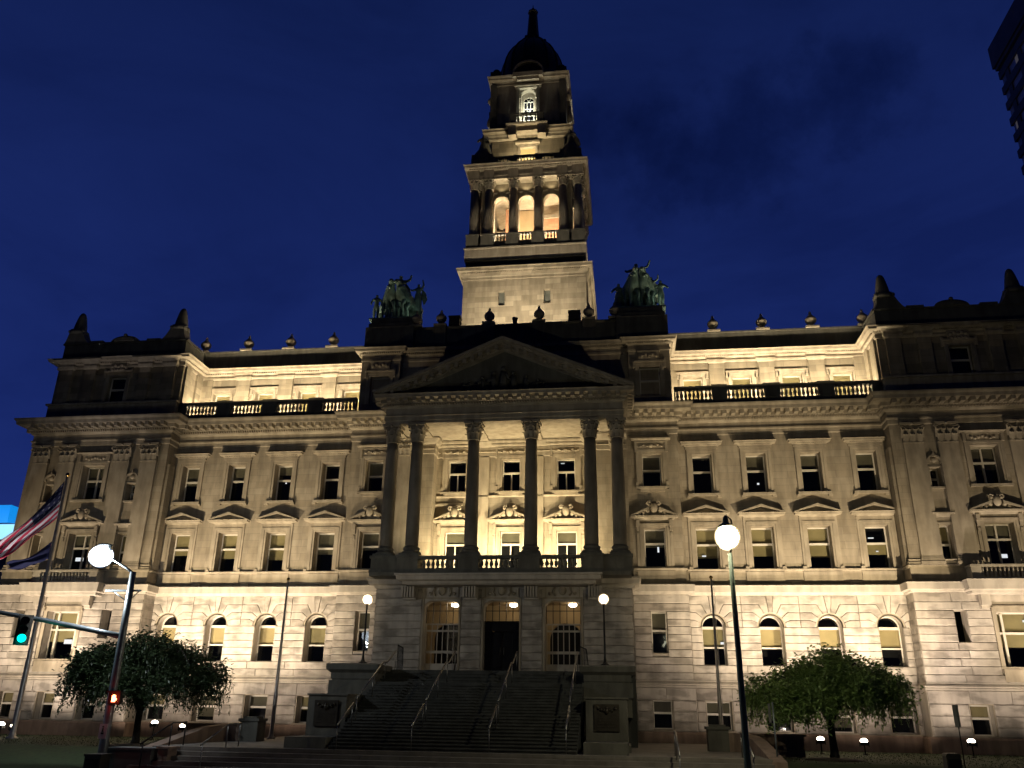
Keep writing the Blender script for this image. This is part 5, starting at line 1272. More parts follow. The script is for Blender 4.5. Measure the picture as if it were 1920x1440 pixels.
# ================================================================= STAIRS AND TERRACE FURNITURE
m = MB(); X0 = 4.72
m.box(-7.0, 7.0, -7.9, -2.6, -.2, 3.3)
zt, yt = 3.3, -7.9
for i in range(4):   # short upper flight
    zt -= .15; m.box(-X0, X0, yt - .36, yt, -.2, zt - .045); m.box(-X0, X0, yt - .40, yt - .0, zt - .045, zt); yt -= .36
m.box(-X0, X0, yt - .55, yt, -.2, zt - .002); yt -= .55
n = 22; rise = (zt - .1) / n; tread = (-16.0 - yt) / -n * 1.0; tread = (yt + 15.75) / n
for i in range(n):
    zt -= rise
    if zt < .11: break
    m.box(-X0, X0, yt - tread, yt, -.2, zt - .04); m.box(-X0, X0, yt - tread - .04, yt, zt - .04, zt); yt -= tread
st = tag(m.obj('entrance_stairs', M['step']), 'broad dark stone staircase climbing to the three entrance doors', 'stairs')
for s in (-1, 1):
    p = empty('stair_pedestal', 'stepped stone pedestal with %s beside the stairs, %s one' % (('a dark plaque in shadow', 'left-hand') if s < 0 else ('a carved bronze plaque lit pale green', 'right-hand')), 'pedestal', (s * 5.8, -9, .1), 'pedestals flanking the stairs')
    m = MB(s); m.off = (-5.8, 9, -.1)
    m.box(4.74, 6.75, -9.85, -2.7, 1.9, 3.0); 
    for z0, z1, o in ((1.35, 2.1, .0), (2.13, 2.75, .06), (2.8, 3.12, 0)): m.box(4.72 - o, 6.8 + o, -9.9 - o, -7.6, z0, z1)
    m.sweep([(0, 3.08), (.1, 3.16), (.16, 3.2), (.18, 3.42), (.12, 3.46), (-.3, 3.5)], [(4.74, -7.6), (4.74, -9.9), (6.8, -9.9), (6.8, -7.6)]); m.box(4.75, 6.8, -9.9, -7.6, 3.3, 3.48)
    m.off = (-5.8, 9, -.1)
    # the path above runs the wrong way round: second sweep gives the outward moulding
    m.sweep([(0, 3.08), (.1, 3.16), (.16, 3.2), (.18, 3.42), (.12, 3.46), (-.3, 3.5)], [(4.72, -7.6), (4.72, -9.92), (6.82, -9.92), (6.82, -7.6)][::1])
    m.obj('pedestal_block', M['dark_stone'], p)
    m = MB(s); m.off = (-5.8, 9, -.1)
    m.box(4.95, 6.6, -13.0, -9.9, 0, 2.05); m.box(4.85, 6.7, -13.25, -9.9, 0, .35); m.box(4.9, 6.65, -13.06, -9.9, 2.05, 2.12)
    m.box(4.95, 6.6, -15.2, -13.0, 0, .5)
    m.obj('plinth', M['dark_stone'], p)
    m = MB(s); m.off = (-5.8, 9, -.1)
    m.box(5.28, 6.28, -13.08, -13.0, .86, 1.86)
    for k in range(7): m.ball((5.45 + k * .11, -13.1, 1.66 + .05 * math.cos(k * 2)), .06, 8, 6)
    m.ball((5.78, -13.1, 1.6), .1, 8, 6, 1, .6, 1.3)
    for k in range(4): m.box(5.4, 6.16, -13.1, -13.07, 1.0 + k * .11, 1.04 + k * .11)
    m.obj('plaque', M['plaque'], p)
    # globe lamp on the pedestal
    lp = empty('globe_lamp', 'slim black lamp post with a glowing white globe on the %s stair pedestal' % ('left' if s < 0 else 'right'), 'lamp', (s * 5.65, -8.9, 3.5), 'globe lamps on the stair pedestals')
    m = MB(); m.lathe([(.2, 0), (.2, .06), (.12, .1), (.07, .2), (.05, .4), (.04, 2.66), (.07, 2.7), (.1, 2.76)], (0, 0, 0), 12); m.obj('post', M['iron'], lp)
    m = MB(); m.ball((0, 0, 2.94), .25, 24, 16); gl_ = m.obj('globe', M['frost'], lp); m = MB(); m.ball((0, 0, 2.94), .19, 16, 12); m.obj('bulb', M['globe'], gl_)
    point('globe_light', (0, .36, 2.86), 45, (1, .80, .52), .08, lp)
# handrails
def rail(x, label, y0=-8.2, yb=-15.75):
    def zs(y): return 3.3 if y > -7.9 else (3.3 - (-7.9 - y) * .6 / 1.44 if y > -9.34 else (2.7 if y > -9.89 else 2.7 - (-9.89 - y) * 2.6 / 5.86))
    m = MB(); h = .85
    upper = [(x, -7.9, zs(-7.9) + h), (x, -9.3, zs(-9.3) + h), (x, -9.9, 2.7 + h), (x, -13.6, zs(-13.6) + h)]
    m.tube(upper, .035, 8); lower = [(x, -13.9, zs(-13.9) + h), (x, -15.75, .1 + h)]
    m.tube(lower, .035, 8)
    for y in (-7.9, -9.6, -11.4, -13.5, -14.0, -15.7): m.tube([(x, y, zs(y)), (x, y, zs(y) + h)], .022, 6)
    t_ = m.obj('handrail', M['rail'])
    tag(t_, label, 'handrail', 'steel handrails on the entrance stairs')
rail(-4.35, 'steel handrail along the left edge of the stairs by the left pedestal')
rail(-1.45, 'steel handrail left of centre on the entrance stairs')
rail(1.5, 'steel handrail right of centre on the entrance stairs')
rail(4.35, 'steel handrail along the right edge of the stairs by the right pedestal')
# iron fence panels on the landing behind the pedestals
for s in (-1, 1):
    m = MB(s)
    for k in range(10): y = -7.4 + k * .24; hh = 1.15 if k < 8 else 1.15 - (k - 7) * .3; m.box(4.4 + .03 * k, 4.42 + .03 * k, y, y + .02, 3.3, 3.3 + hh)
    m.tube([(4.4, -7.4, 4.45), (4.64, -5.5, 4.45), (4.72, -5.1, 3.6)], .025, 6)
    tag(m.obj('iron_railing', M['iron']), 'black iron railing panel on the landing behind the %s stair pedestal' % ('left' if s < 0 else 'right'), 'railing', 'iron railings on the landing')
# piers with sweeping low walls
for s in (-1, 1):
    p = empty('terrace_wall', 'low %s wall with capped dark pier, %s of the stairs' % (('curved reddish stone', 'left') if s < 0 else ('curved granite', 'right')), 'wall', (s * 10.4, -9.5, .1), 'curved terrace walls')
    m = MB(s); m.off = (-10.4, 9.5, -.1)
    m.box(9.9, 10.75, -10.2, -9.3, .1, .95); m.box(9.84, 10.81, -10.26, -9.24, .95, 1.06); m.box(10.0, 10.65, -10.1, -9.4, 1.06, 1.14)
    m.obj('pier', M['dark_stone'], p)
    m = MB(s); m.off = (-10.4, 9.5, -.1)
    # wall sweeps outward and down towards the street steps
    pts = [(10.75, -9.75, .82), (11.1, -9.8, .82), (11.45, -10.3, .8), (11.6, -11.2, .74), (11.68, -12.4, .62), (11.74, -13.6, .42), (11.8, -14.8, .2), (11.84, -15.9, .02)]
    for (xa, ya, za_), (xb, yb_, zb_) in zip(pts, pts[1:]):
        d = Vector((xb - xa, yb_ - ya)).normalized(); nx, ny = -d.y * .26, d.x * .26
        m.add([(xa - nx, ya - ny, -.6), (xb - nx, yb_ - ny, -.6), (xb - nx, yb_ - ny, zb_), (xa - nx, ya - ny, za_), (xa + nx, ya + ny, -.6), (xb + nx, yb_ + ny, -.6), (xb + nx, yb_ + ny, zb_), (xa + nx, ya + ny, za_)],
              [(0, 1, 2, 3), (5, 4, 7, 6), (3, 2, 6, 7), (0, 3, 7, 4), (1, 5, 6, 2)])
    m.obj('low_wall', M['granite'], p)
    m = MB(s); m.off = (-10.4, 9.5, -.1); m.box(7.0, 9.9, -9.9, -9.6, .1, .6) if False else None
    m.box(10.75, 14.0, -8.9, -8.6, -.1, .7); m.box(10.7, 14.1, -8.96, -8.54, .7, .8)
    m.obj('coping', M['granite'], p)
for s, x, lab in ((-1, -8.3, 'left'),):
    pass
# small terrace handrails
for i, (x, y, lab) in enumerate(((-8.6, -15.9, 'short handrail on the street steps left of the stairs, the inner one'), (-10.9, -15.9, 'short handrail on the street steps beside the left curved wall'), (8.3, -15.9, 'short handrail on the street steps right of the stairs, the inner one'), (10.7, -15.9, 'short handrail on the street steps beside the right curved wall'))):
    m = MB(); m.tube([(x, y + 1.1, .95), (x, y, .93), (x, y - 2.1, .25)], .03, 8); m.tube([(x, y + 1.05, .1), (x, y + 1.05, .95)], .025, 6); m.tube([(x, y - .05, .1), (x, y - .05, .93)], .025, 6); m.tube([(x, y - 1.95, -.7), (x, y - 1.95, .3)], .025, 6)
    tag(m.obj('handrail', M['rail'] if i != 1 else M['iron']), lab, 'handrail', 'handrails on the street steps')

# ================================================================= BRONZE STATUES ON THE ROOF
def skinned(name, verts, edges, radii, mat, parent, root=0, sub=1):
    me = bpy.data.meshes.new(name); me.from_pydata([tuple(v) for v in verts], edges, []); me.materials.append(mat)
    o = bpy.data.objects.new(name, me); COL.objects.link(o); o.parent = parent
    sk = o.modifiers.new('skin', 'SKIN'); sk.use_smooth_shade = True
    if not me.skin_vertices: me.skin_vertices.new() if hasattr(me.skin_vertices, 'new') else None
    lay = me.skin_vertices[0].data
    for i, r in enumerate(radii): lay[i].radius = (r, r) if not isinstance(r, tuple) else r
    lay[root].use_root = True
    ss = o.modifiers.new('sub', 'SUBSURF'); ss.levels = sub; ss.render_levels = sub
    return o
def figure(parent, x, y, z, H, face=0, la=(.5, -.1, .2), ra=(-.4, -.2, .1), robe=True, stride=.1, lean=0):
    """standing bronze figure; la / ra are hand offsets from the shoulder in units of H/4"""
    k = H / 7.6
    def P(a, b, c):
        ca, sa = math.cos(face), math.sin(face); a += lean * c / 7.6; return (x + (a * ca - b * sa) * k, y + (a * sa + b * ca) * k, z + c * k)
    def arm(sx, h):
        sh_ = Vector((sx * .85, 0, 6.1)); hd = sh_ + Vector(h) * 2.2; el = (sh_ + hd) / 2 + Vector((sx * .35, .1, -.25)); return sh_, el, hd
    ls, le, lh = arm(1, la); rs, re, rh = arm(-1, ra)
    V = [P(0, 0, 3.9), P(0, 0, 5.0), P(0, 0, 6.15), P(0, 0, 6.65), P(0, -.05, 7.0), P(0, -.08, 7.4),
         P(*ls), P(*le), P(*lh), P(*rs), P(*re), P(*rh),
         P(.4, 0, 3.6), P(.45, -stride * 2, 2.0), P(.45, -stride, .15), P(.45, -stride - .6, .05), P(-.4, 0, 3.6), P(-.45, stride, 2.0), P(-.45, stride * 2, .15), P(-.45, stride * 2 - .6, .05)]
    E_ = [(0, 1), (1, 2), (2, 3), (3, 4), (4, 5), (2, 6), (6, 7), (7, 8), (2, 9), (9, 10), (10, 11), (0, 12), (12, 13), (13, 14), (14, 15), (0, 16), (16, 17), (17, 18), (18, 19)]
    R_ = [.62, .52, .62, .24, .42, .34, .32, .24, .16, .32, .24, .16, .46, .34, .2, .16, .46, .34, .2, .16]
    o = skinned('figure', V, E_, [r * k for r in R_], M['bronze'], parent)
    if robe:
        m = MB(); n = 14; vs = []
        for zz, rx, ry in ((5.2, .62, .5), (4.0, .85, .72), (2.4, 1.0, .95), (.9, 1.2, 1.15), (.05, 1.25, 1.2)):
            for q in range(n):
                a = 2 * PI * q / n; w2 = 1 + .13 * math.cos(a * 5 + zz)
                vs.append(P(rx * w2 * math.cos(a), ry * w2 * math.sin(a), zz))
        m.add(vs, [(i * n + q, (i + 1) * n + q, (i + 1) * n + (q + 1) % n, i * n + (q + 1) % n) for i in range(4) for q in range(n)], True)
        # billowing cloak
        m.add([P(.8, .3, 6.2), P(1.5, .8, 5.2), P(1.9, .9, 3.6), P(1.2, .9, 2.2), P(.4, .8, 4.4), P(.9, .42, 6.1), P(1.6, .95, 5.1), P(2.0, 1.0, 3.5), P(1.25, 1.0, 2.1), P(.4, .9, 4.3)], [(0, 1, 4), (1, 2, 3, 4), (5, 9, 6), (6, 9, 8, 7), (0, 5, 6, 1), (1, 6, 7, 2), (2, 7, 8, 3)], True)
        m.obj('robe', M['bronze'], o)
    return o
def horse(parent, x, y, z, H, face=0, rear=.0):
    k = H / 2.3
    def P(a, b, c):
        ca, sa = math.cos(face), math.sin(face); c += max(0, -b) * rear; return (x + (a * ca - b * sa) * k, y + (a * sa + b * ca) * k, z + c * k)
    V = [P(0, .6, 1.45), P(0, 0, 1.4), P(0, -.6, 1.5), P(0, -.95, 1.9), P(0, -1.15, 2.25), P(0, -1.45, 2.1), P(0, -1.7, 1.85),
         P(.2, -.6, 1.2), P(.22, -.9, .75), P(.22, -.7, .4), P(.22, -.8, .05), P(-.2, -.6, 1.2), P(-.22, -.65, .65), P(-.22, -.62, .35), P(-.22, -.68, .0),
         P(.2, .7, 1.2), P(.24, .55, .8), P(.24, .85, .5), P(.24, .75, .0), P(-.2, .7, 1.2), P(-.24, .6, .8), P(-.24, .9, .5), P(-.24, .8, .0), P(0, 1.0, 1.5), P(0, 1.15, .9)]
    E_ = [(0, 1), (1, 2), (2, 3), (3, 4), (4, 5), (5, 6), (2, 7), (7, 8), (8, 9), (9, 10), (2, 11), (11, 12), (12, 13), (13, 14), (0, 15), (15, 16), (16, 17), (17, 18), (0, 19), (19, 20), (20, 21), (21, 22), (0, 23), (23, 24)]
    R_ = [.36, .38, .36, .26, .2, .16, .1, .18, .1, .08, .08, .18, .1, .08, .08, .22, .14, .09, .08, .22, .14, .09, .08, .08, .05]
    return skinned('horse', V, E_, [r * k for r in R_], M['bronze'], parent)
for s in (-1, 1):
    G = empty('statue_group', 'green bronze chariot group with %s' % ('raised torch arm, on the roof pedestal left of the tower' if s < 0 else 'a waving arm, on the roof pedestal right of the tower'), 'statue', (s * 8.2, 1.4, 25.85), 'bronze chariot groups on the roof'); G.scale = (1.12, 1.0, 1.12)
    m = MB(); m.box(-1.45, 1.45, -1.2, 1.4, 0, .12)
    # chariot body and wheels
    m.lathe([(.62, .5), (.7, .9), (.74, 1.5), (.78, 1.62), (.6, 1.6)], (0, .5, 0), 14, True, .9, 1.1)
    for q in (-1, 1):
        n = 16
        m.tube([(q * .78, .5 + .52 * math.cos(2 * PI * i / n), .62 + .52 * math.sin(2 * PI * i / n)) for i in range(n + 1)], .06, 6)
        for i in range(6): m.tube([(q * .78, .5, .62), (q * .78, .5 + .5 * math.cos(PI * i / 3), .62 + .5 * math.sin(PI * i / 3))], .03, 6)
    m.obj('chariot', M['bronze'], G)
    figure(G, -.1, .55, 1.2, 2.6, 0, (.55, -.2, .55) if s < 0 else (.75, -.1, .85), (-.5, -.3, -.1), True)
    horse(G, -.42, -.1, .12, 2.2, .18, .25); horse(G, .42, -.1, .12, 2.2, -.18, .22); horse(G, -.85, .1, .12, 2.1, .4, .15); horse(G, .85, .1, .12, 2.1, -.4, .1)
    if s < 0:
        figure(G, -1.25, -.5, .12, 1.9, .2, (.2, -.2, -.75), (-.15, -.25, -.75), False, .3)
        figure(G, 1.15, .1, .9, 2.0, -.2, (.05, -.1, 1.05), (-.4, -.3, 0), True, .1, .2)
    else:
        figure(G, -1.2, -.2, .12, 2.0, .2, (.2, -.3, -.6), (-.35, -.2, -.55), True)
        figure(G, 1.25, -.4, .12, 2.0, -.2, (.35, -.25, -.45), (-.3, -.3, -.5), False, .3)
        figure(G, .75, .1, .8, 1.8, -.1, (.4, -.1, .85), (-.4, -.3, -.2), True)
# added spots on the pedestals, standing in for street light on the bronzes
spot('bronze_fill', (-6.8, .25, 26.1), (-8.0, 1.4, 28), 15, 100, .8, (.86, 1, .8), .1); spot('bronze_fill', (9.7, .2, 26.1), (8.4, 1.4, 28), 15, 100, .8, (.86, 1, .8), .1)
for q in (-1, 1):
    G = empty('tower_statue', 'dark seated figure on the %s corner of the tower above the belfry' % ('left' if q < 0 else 'right'), 'statue', (q * 3.5, TY - 3.6, 41.42), 'seated statues at the tower corners')
    m = MB(); m.box(-.85, .85, -.6, .75, 0, 1.3); m.lathe([(1.1, 0), (1.0, .7), (.75, 1.5), (.4, 2.1)], (0, 0, 0), 10); m.obj('rock', M['dark_stone'], G)
    o_ = figure(G, 0, -.15, .75, 2.75, -q * .3, (.12, -.45, -.7), (-.15, -.5, -.6), True, .5)
    for c_ in [o_] + list(o_.children): c_.data.materials[0] = M['dark_stone']
# floodlight boxes on the parapet
for i, (x, lab) in enumerate(((-3.95, 'dark floodlight box on the roof parapet left of the tower face'), (3.95, 'dark floodlight box on the roof parapet by the right urn'))):
    t_ = empty('floodlight', lab, 'floodlight', (x, .4, 25.05), 'dark floodlight boxes on the parapet')
    m = MB(); m.box(-.36, .36, -.3, .3, .1, .75); m.box(-.4, .4, -.34, .34, .68, .78); m.obj('housing', M['signal'], t_)
    m = MB(); m.box(-.42, -.38, -.1, .1, 0, .5); m.box(.38, .42, -.1, .1, 0, .5); m.box(-.42, .42, -.1, .1, 0, .05); m.obj('bracket', M['iron'], t_)
m = MB(); m.lathe([(.1, 0), (.12, .05), (.14, .2), (.2, .5), (.2, .52)], (0, 0, 0), 12); tag(m.obj('spot_lamp', M['signal'], None, (0.05, .35, 25.05)), 'small cup-shaped spot lamp on the parapet between two urns', 'lamp')

# ================================================================= FLOODLIGHTS ON THE LAWN
def flood(x, y, z, label, power, tgt, both=(1, .81, .64)):
    t_ = empty('floodlight', label, 'floodlight', (x, y, -.12), 'lawn floodlights washing the base wall')
    z += .12
    m = MB(); m.tube([(0, 0, 0), (0, 0, z - .05)], .035, 8); m.lathe([(.12, 0), (.12, .03), (.03, .05)], (0, 0, 0), 10); m.obj('stand', M['iron'], t_)
    m = MB(); m.box(-.19, .19, -.16, .10, z - .14, z + .02); m.box(-.22, -.19, -.03, .03, z - .2, z - .02); m.box(.19, .22, -.03, .03, z - .2, z - .02); m.obj('housing', M['signal'], t_)
    m = MB(); m.lathe([(.02, 0), (.15, .01), (.17, .06), (.13, .12), (.07, .15), (.01, .16)], (0, .0, z + .01), 14); m.obj('lens', M['flood'], t_)
    beams(x, y, z + .28 - .12, power, tgt, both)
    return t_
def beams(x, y, z, power, tgt, col=(1, .81, .64)):
    spot('lawn_flood', (x, y, z), (tgt[0], tgt[1], 6.7), power, 50, 1.0, col, .1)
    spot('lawn_flood', (x, y, z), (tgt[0], tgt[1], 3.6), power * .30, 84, 1.0, col, .1)
FP = 2700
flood(-26.65, -4.6, .42, 'glowing floodlight on the lawn, leftmost, partly out of view', FP, (-25.9, -1.3, 7.2))
flood(-26.05, -4.4, .34, 'small floodlight beside the foot of the flag pole', FP * .5, (-24.2, -1.3, 6.5))
flood(-18.0, -4.5, .64, 'floodlight turned to the wall just right of the left tree trunk', FP, (-18.6, 0, 7.4))
flood(-16.4, -4.5, .5, 'bright floodlight at the end of the left curved wall', FP, (-15.6, 0, 7.4))
flood(15.55, -4.5, .47, 'bright floodlight beside the right tree trunk', FP * .9, (14.6, 0, 7.4))
flood(17.5, -4.5, .42, 'bright floodlight between the right tree and the wall corner', FP, (18.0, 0, 7.4))
flood(22.15, -4.8, .5, 'bright floodlight on the lawn, rightmost, by the street sign', FP, (23.6, -1.3, 7.2))
# further unseen washers, beams only without fixtures
for x, tx, p in ((-12.9, -12.2, .8), (12.4, 11.6, .6), (-21.3, -21.2, .7), (-29.5, -29.6, .8), (26.8, 27.2, .9), (30, 30.2, .8), (20.6, 20.8, .5)):
    beams(x, -4.5 if abs(x) < 22 else -5.2, .45, FP * p, (tx, 0 if abs(tx) < 21.6 else -1.3, 0))
for s in (-1, 1): beams(s * 8.9, -5.2, .5, FP * .2, (s * 8.9, -.6, 0))

# ================================================================= TREES
def tree(x, y, z0, label, mat, seed, rx, top_, bot, lean=.0):
    rr = random.Random(seed); T = empty('weeping_tree', label, 'tree', (x, y, z0), 'umbrella-shaped trees on the lawn')
    m = MB(); fork = 1.5
    m.tube([(0, 0, -.05), (.03, .02, .25), (lean * .4, 0, .9), (lean, 0, fork)], [.24, .17, .14, .15], 10)
    tips = []
    for k in range(13):
        a = 2 * PI * k / 13 + rr.uniform(-.2, .2); r = rx * rr.uniform(.45, .8); h = top_ * rr.uniform(.62, .86)
        p1 = (lean + .3 * math.cos(a), .3 * math.sin(a), fork + .4); p2 = (r * .45 * math.cos(a), r * .45 * math.sin(a), h * .8 + .3); p3 = (r * .8 * math.cos(a), r * .8 * math.sin(a), h); p4 = (r * 1.05 * math.cos(a), r * 1.05 * math.sin(a), h - .6)
        m.tube([(lean, 0, fork - .15), p1, p2, p3, p4], [.11, .085, .055, .035, .015], 6); tips += [p2, p3, p4]
    m.obj('trunk', M['bark'], T)
    vs = []; fs = []
    def leaf(p, s_, dn=None):
        a = rr.uniform(0, 2 * PI); t = rr.uniform(-.9, .9)
        u = Vector((math.cos(a), math.sin(a), t * .7)).normalized(); v = Vector((-math.sin(a), math.cos(a), rr.uniform(-1.2, .2))).normalized()
        if dn: u = Vector((rr.uniform(-.35, .35), rr.uniform(-.35, .35), -1)).normalized()
        b = len(vs); p = Vector(p)
        vs.extend([tuple(p - u * s_), tuple(p + v * s_ * .42), tuple(p + u * s_), tuple(p - v * s_ * .42)]); fs.append((b, b + 1, b + 2, b + 3))
    # crown = a dozen drooping umbrellas carried by the limbs, each at its own height
    doms = [(.2, .1, top_ * .97, rx * .42)]
    for k in range(6):
        a = 2 * PI * k / 6 + rr.uniform(-.3, .3); q = rr.uniform(.34, .48); doms.append((rx * q * math.cos(a), rx * q * math.sin(a), top_ * rr.uniform(.82, 1.0), rx * rr.uniform(.32, .42)))
    for k in range(10):
        a = 2 * PI * k / 10 + rr.uniform(-.2, .2); q = rr.uniform(.66, .80); doms.append((rx * q * math.cos(a), rx * q * math.sin(a), top_ * rr.uniform(.62, .82), rx * rr.uniform(.19, .27)))
    for cx_, cy_, ct, cr in doms:
        big = cr / rx; dist = math.hypot(cx_, cy_) / rx
        for c in range(int(350 * big * (1.5 if dist < .3 else 1.0))):
            a = rr.uniform(0, 2 * PI); q = math.sqrt(rr.random()); hx, hy = cx_ + cr * q * math.cos(a), cy_ + cr * q * math.sin(a)
            h = ct - cr * .95 * (1 - math.sqrt(max(0, 1 - q * q))) + rr.uniform(-.1, .08)
            h -= rr.random() ** 1.4 * (.9 if dist > .3 else 1.6)
            lw_ = rr.uniform(.10, .26)
            for _ in range(rr.randint(9, 22)):
                d = Vector((rr.gauss(0, 1), rr.gauss(0, 1), rr.gauss(0, .8))) * lw_
                leaf((hx + d.x, hy + d.y, h + d.z), rr.uniform(.06, .13))
        for c in range(int(250 * big)):
            a = rr.uniform(0, 2 * PI); q = rr.uniform(.55, 1.04); hx, hy = cx_ + cr * q * math.cos(a), cy_ + cr * q * math.sin(a)
            h = ct - cr * .95 * (1 - math.sqrt(max(0, 1 - min(1, q) ** 2))); L = rr.uniform(.4, 1.7)
            dx, dy = .22 * (cx_ / rx) + rr.uniform(-.06, .06), .22 * (cy_ / rx) + rr.uniform(-.06, .06)
            low = bot + rr.uniform(-.35, .25)
            n_ = max(4, int(L / .08))
            for i in range(n_):
                t = i / n_; zz = h - L * t
                if zz < low: break
                leaf((hx + dx * t + rr.uniform(-.05, .05), hy + dy * t + rr.uniform(-.05, .05), zz), rr.uniform(.055, .1), rr.random() < .75)
        for c in range(int(16 * big) + 2):     # shoots sticking out of the outline
            a = rr.uniform(0, 2 * PI); q = rr.uniform(.3, 1); hx, hy = cx_ + cr * q * math.cos(a), cy_ + cr * q * math.sin(a); h = ct - cr * .9 * (1 - math.sqrt(1 - q * q * .99)); ax, ay = rr.uniform(-.05, .05), rr.uniform(-.05, .05)
            for i in range(8): leaf((hx + ax * i, hy + ay * i, h + .07 * i * (1 - .07 * i)), .07)
    me = bpy.data.meshes.new('crown'); me.from_pydata(vs, [], fs); me.materials.append(mat)
    o = bpy.data.objects.new('crown', me); COL.objects.link(o); o.parent = T
    return T
tree(-14.9, -11.5, -.12, 'dark bushy weeping tree behind the traffic signal pole', M['leaf_shaded'], 4, 3.7, 4.85, 1.4)
tree(14.85, -10.4, -.12, 'green weeping tree beside the yellow street lamp', M['leaf_lamplit'], 9, 3.6, 4.45, 1.3)
for x, y in ((-14.9, -11.5), (14.85, -10.4)):
    m = MB(); m.lathe([(1.2, 0), (.9, .06), (.35, .1), (.01, .11)], (x, y, -.12), 18); tag(m.obj('mulch_ring', M['mulch']), 'dark mulch ring around the foot of the %s tree' % ('left' if x < 0 else 'right'), 'mulch', 'mulch rings under the trees')

# ================================================================= FLAGPOLES
def flagpole(x, y, z0, ztop, r, label, flags=True):
    P_ = empty('flagpole', label, 'flagpole', (x, y, z0), 'flagpoles in front of the building')
    h = ztop - z0
    m = MB(); m.lathe([(r * 2.6, 0), (r * 2.6, .05), (r * 1.5, .12), (r * 1.25, .3), (r * 1.2, h * .27), (r * 1.05, h * .28), (r * .55, h)], (0, 0, 0), 12); m.obj('pole', M['alupole'], P_)
    m = MB(); m.ball((0, 0, h + .06), r * 1.1, 12, 8); m.obj('finial_ball', M['gold'], P_)
    m = MB(); m.tube([(r * 1.6, -.02, 1.4), (r * 1.2, -.02, h - .1)], .008, 4); m.obj('halyard', M['paper'], P_)
    return P_
flagpole(-24.03, -7.1, -.12, 13.42, .11, 'tall flagpole flying the striped flag at the left')
spot('flag_fill', (-25.0, -9.6, .1), (-25.6, -7.3, 10.3), 2600, 34, .8, (1, .9, .92), .1)  # added spot to brighten the flag, no fixture of its own
flagpole(-10.85, -6.2, .1, 7.75, .08, 'bare flagpole left of the entrance stairs')
flagpole(10.85, -6.2, .1, 7.75, .08, 'bare flagpole right of the entrance stairs')
def flagmat():
    m, nt, bs = newmat('stars_and_stripes_cloth')
    uv = nd(nt, 'ShaderNodeUVMap'); sp = nd(nt, 'ShaderNodeSeparateXYZ'); nt.links.new(uv.outputs['UV'], sp.inputs['Vector'])
    def mt(op, a, b=None):
        n = nd(nt, 'ShaderNodeMath', operation=op)
        for i, v in enumerate((a, b)):
            if v is None: continue
            if isinstance(v, (int, float)): n.inputs[i].default_value = v
            else: nt.links.new(v, n.inputs[i])
        return n.outputs[0]
    U_, V_ = sp.outputs['X'], sp.outputs['Y']
    st_ = mt('MODULO', mt('FLOOR', mt('MULTIPLY', V_, 13)), 2)          # 0 = red stripe, 1 = white
    mx = nd(nt, 'ShaderNodeMixRGB'); mx.inputs['Color1'].default_value = (.55, .03, .08, 1); mx.inputs['Color2'].default_value = (.85, .78, .8, 1); nt.links.new(st_, mx.inputs['Fac'])
    can = mt('MULTIPLY', mt('LESS_THAN', U_, .4), mt('GREATER_THAN', V_, 6 / 13))
    # rows of small stars
    cu = mt('SUBTRACT', mt('FRACT', mt('MULTIPLY', U_, 11 / .4 * .5)), .5); cv = mt('SUBTRACT', mt('FRACT', mt('MULTIPLY', mt('SUBTRACT', V_, 6 / 13), 13 / 7 * 5)), .5)
    d = mt('SQRT', mt('ADD', mt('MULTIPLY', cu, cu), mt('MULTIPLY', cv, cv))); star = mt('LESS_THAN', d, .2)
    cc = nd(nt, 'ShaderNodeMixRGB'); cc.inputs['Color1'].default_value = (.012, .015, .06, 1); cc.inputs['Color2'].default_value = (.2, .2, .25, 1); nt.links.new(star, cc.inputs['Fac'])
    m2 = nd(nt, 'ShaderNodeMixRGB'); nt.links.new(can, m2.inputs['Fac']); nt.links.new(mx.outputs['Color'], m2.inputs['Color1']); nt.links.new(cc.outputs['Color'], m2.inputs['Color2'])
    nt.links.new(m2.outputs['Color'], bs.inputs['Base Color']); bs.inputs['Roughness'].default_value = .75
    return m
def cloth(name, mat, A, Bp, C_, D_, label, cat, folds=5, amp=.16, nx=44, ny=22):
    """A hoist top, Bp hoist bottom, C_ fly top, D_ fly bottom"""
    vs = []; fs = []; A, Bp, C_, D_ = map(Vector, (A, Bp, C_, D_))
    for j in range(ny + 1):
        v = j / ny
        for i in range(nx + 1):
            u = i / nx
            p = (A * (1 - u) + C_ * u) * (1 - v) + (Bp * (1 - u) + D_ * u) * v
            w_ = amp * (u ** .6) * math.sin(folds * v * PI * (1 - .15 * u) + 5 * u) + amp * .7 * u * math.sin(7 * u + 3 * v)
            p = p + Vector((0, w_, .1 * u * math.sin(9 * u + 4 * v) - .22 * math.sin(PI * u) * (1 - v * .5)))
            vs.append(tuple(p))
    for j in range(ny):
        for i in range(nx): a = j * (nx + 1) + i; fs.append((a, a + nx + 1, a + nx + 2, a + 1))
    me = bpy.data.meshes.new(name); me.from_pydata(vs, [], fs); me.materials.append(mat)
    uvl = me.uv_layers.new(name='UVMap')
    for lp in me.loops:
        i = lp.vertex_index % (nx + 1); j = lp.vertex_index // (nx + 1); uvl.data[lp.index].uv = (i / nx, 1 - j / ny)
    me.polygons.foreach_set('use_smooth', [True] * len(fs))
    o = bpy.data.objects.new(name, me); COL.objects.link(o)
    so = o.modifiers.new('thick', 'SOLIDIFY'); so.thickness = .012
    return tag(o, label, cat, 'flags on the left flagpole')
cloth('flag', flagmat(), (-24.1, -7.15, 13.1), (-24.1, -7.15, 11.0), (-27.5, -7.6, 8.9), (-26.7, -7.4, 8.7), 'red and white striped flag with dark starred corner, blowing down to the left', 'flag', 5)
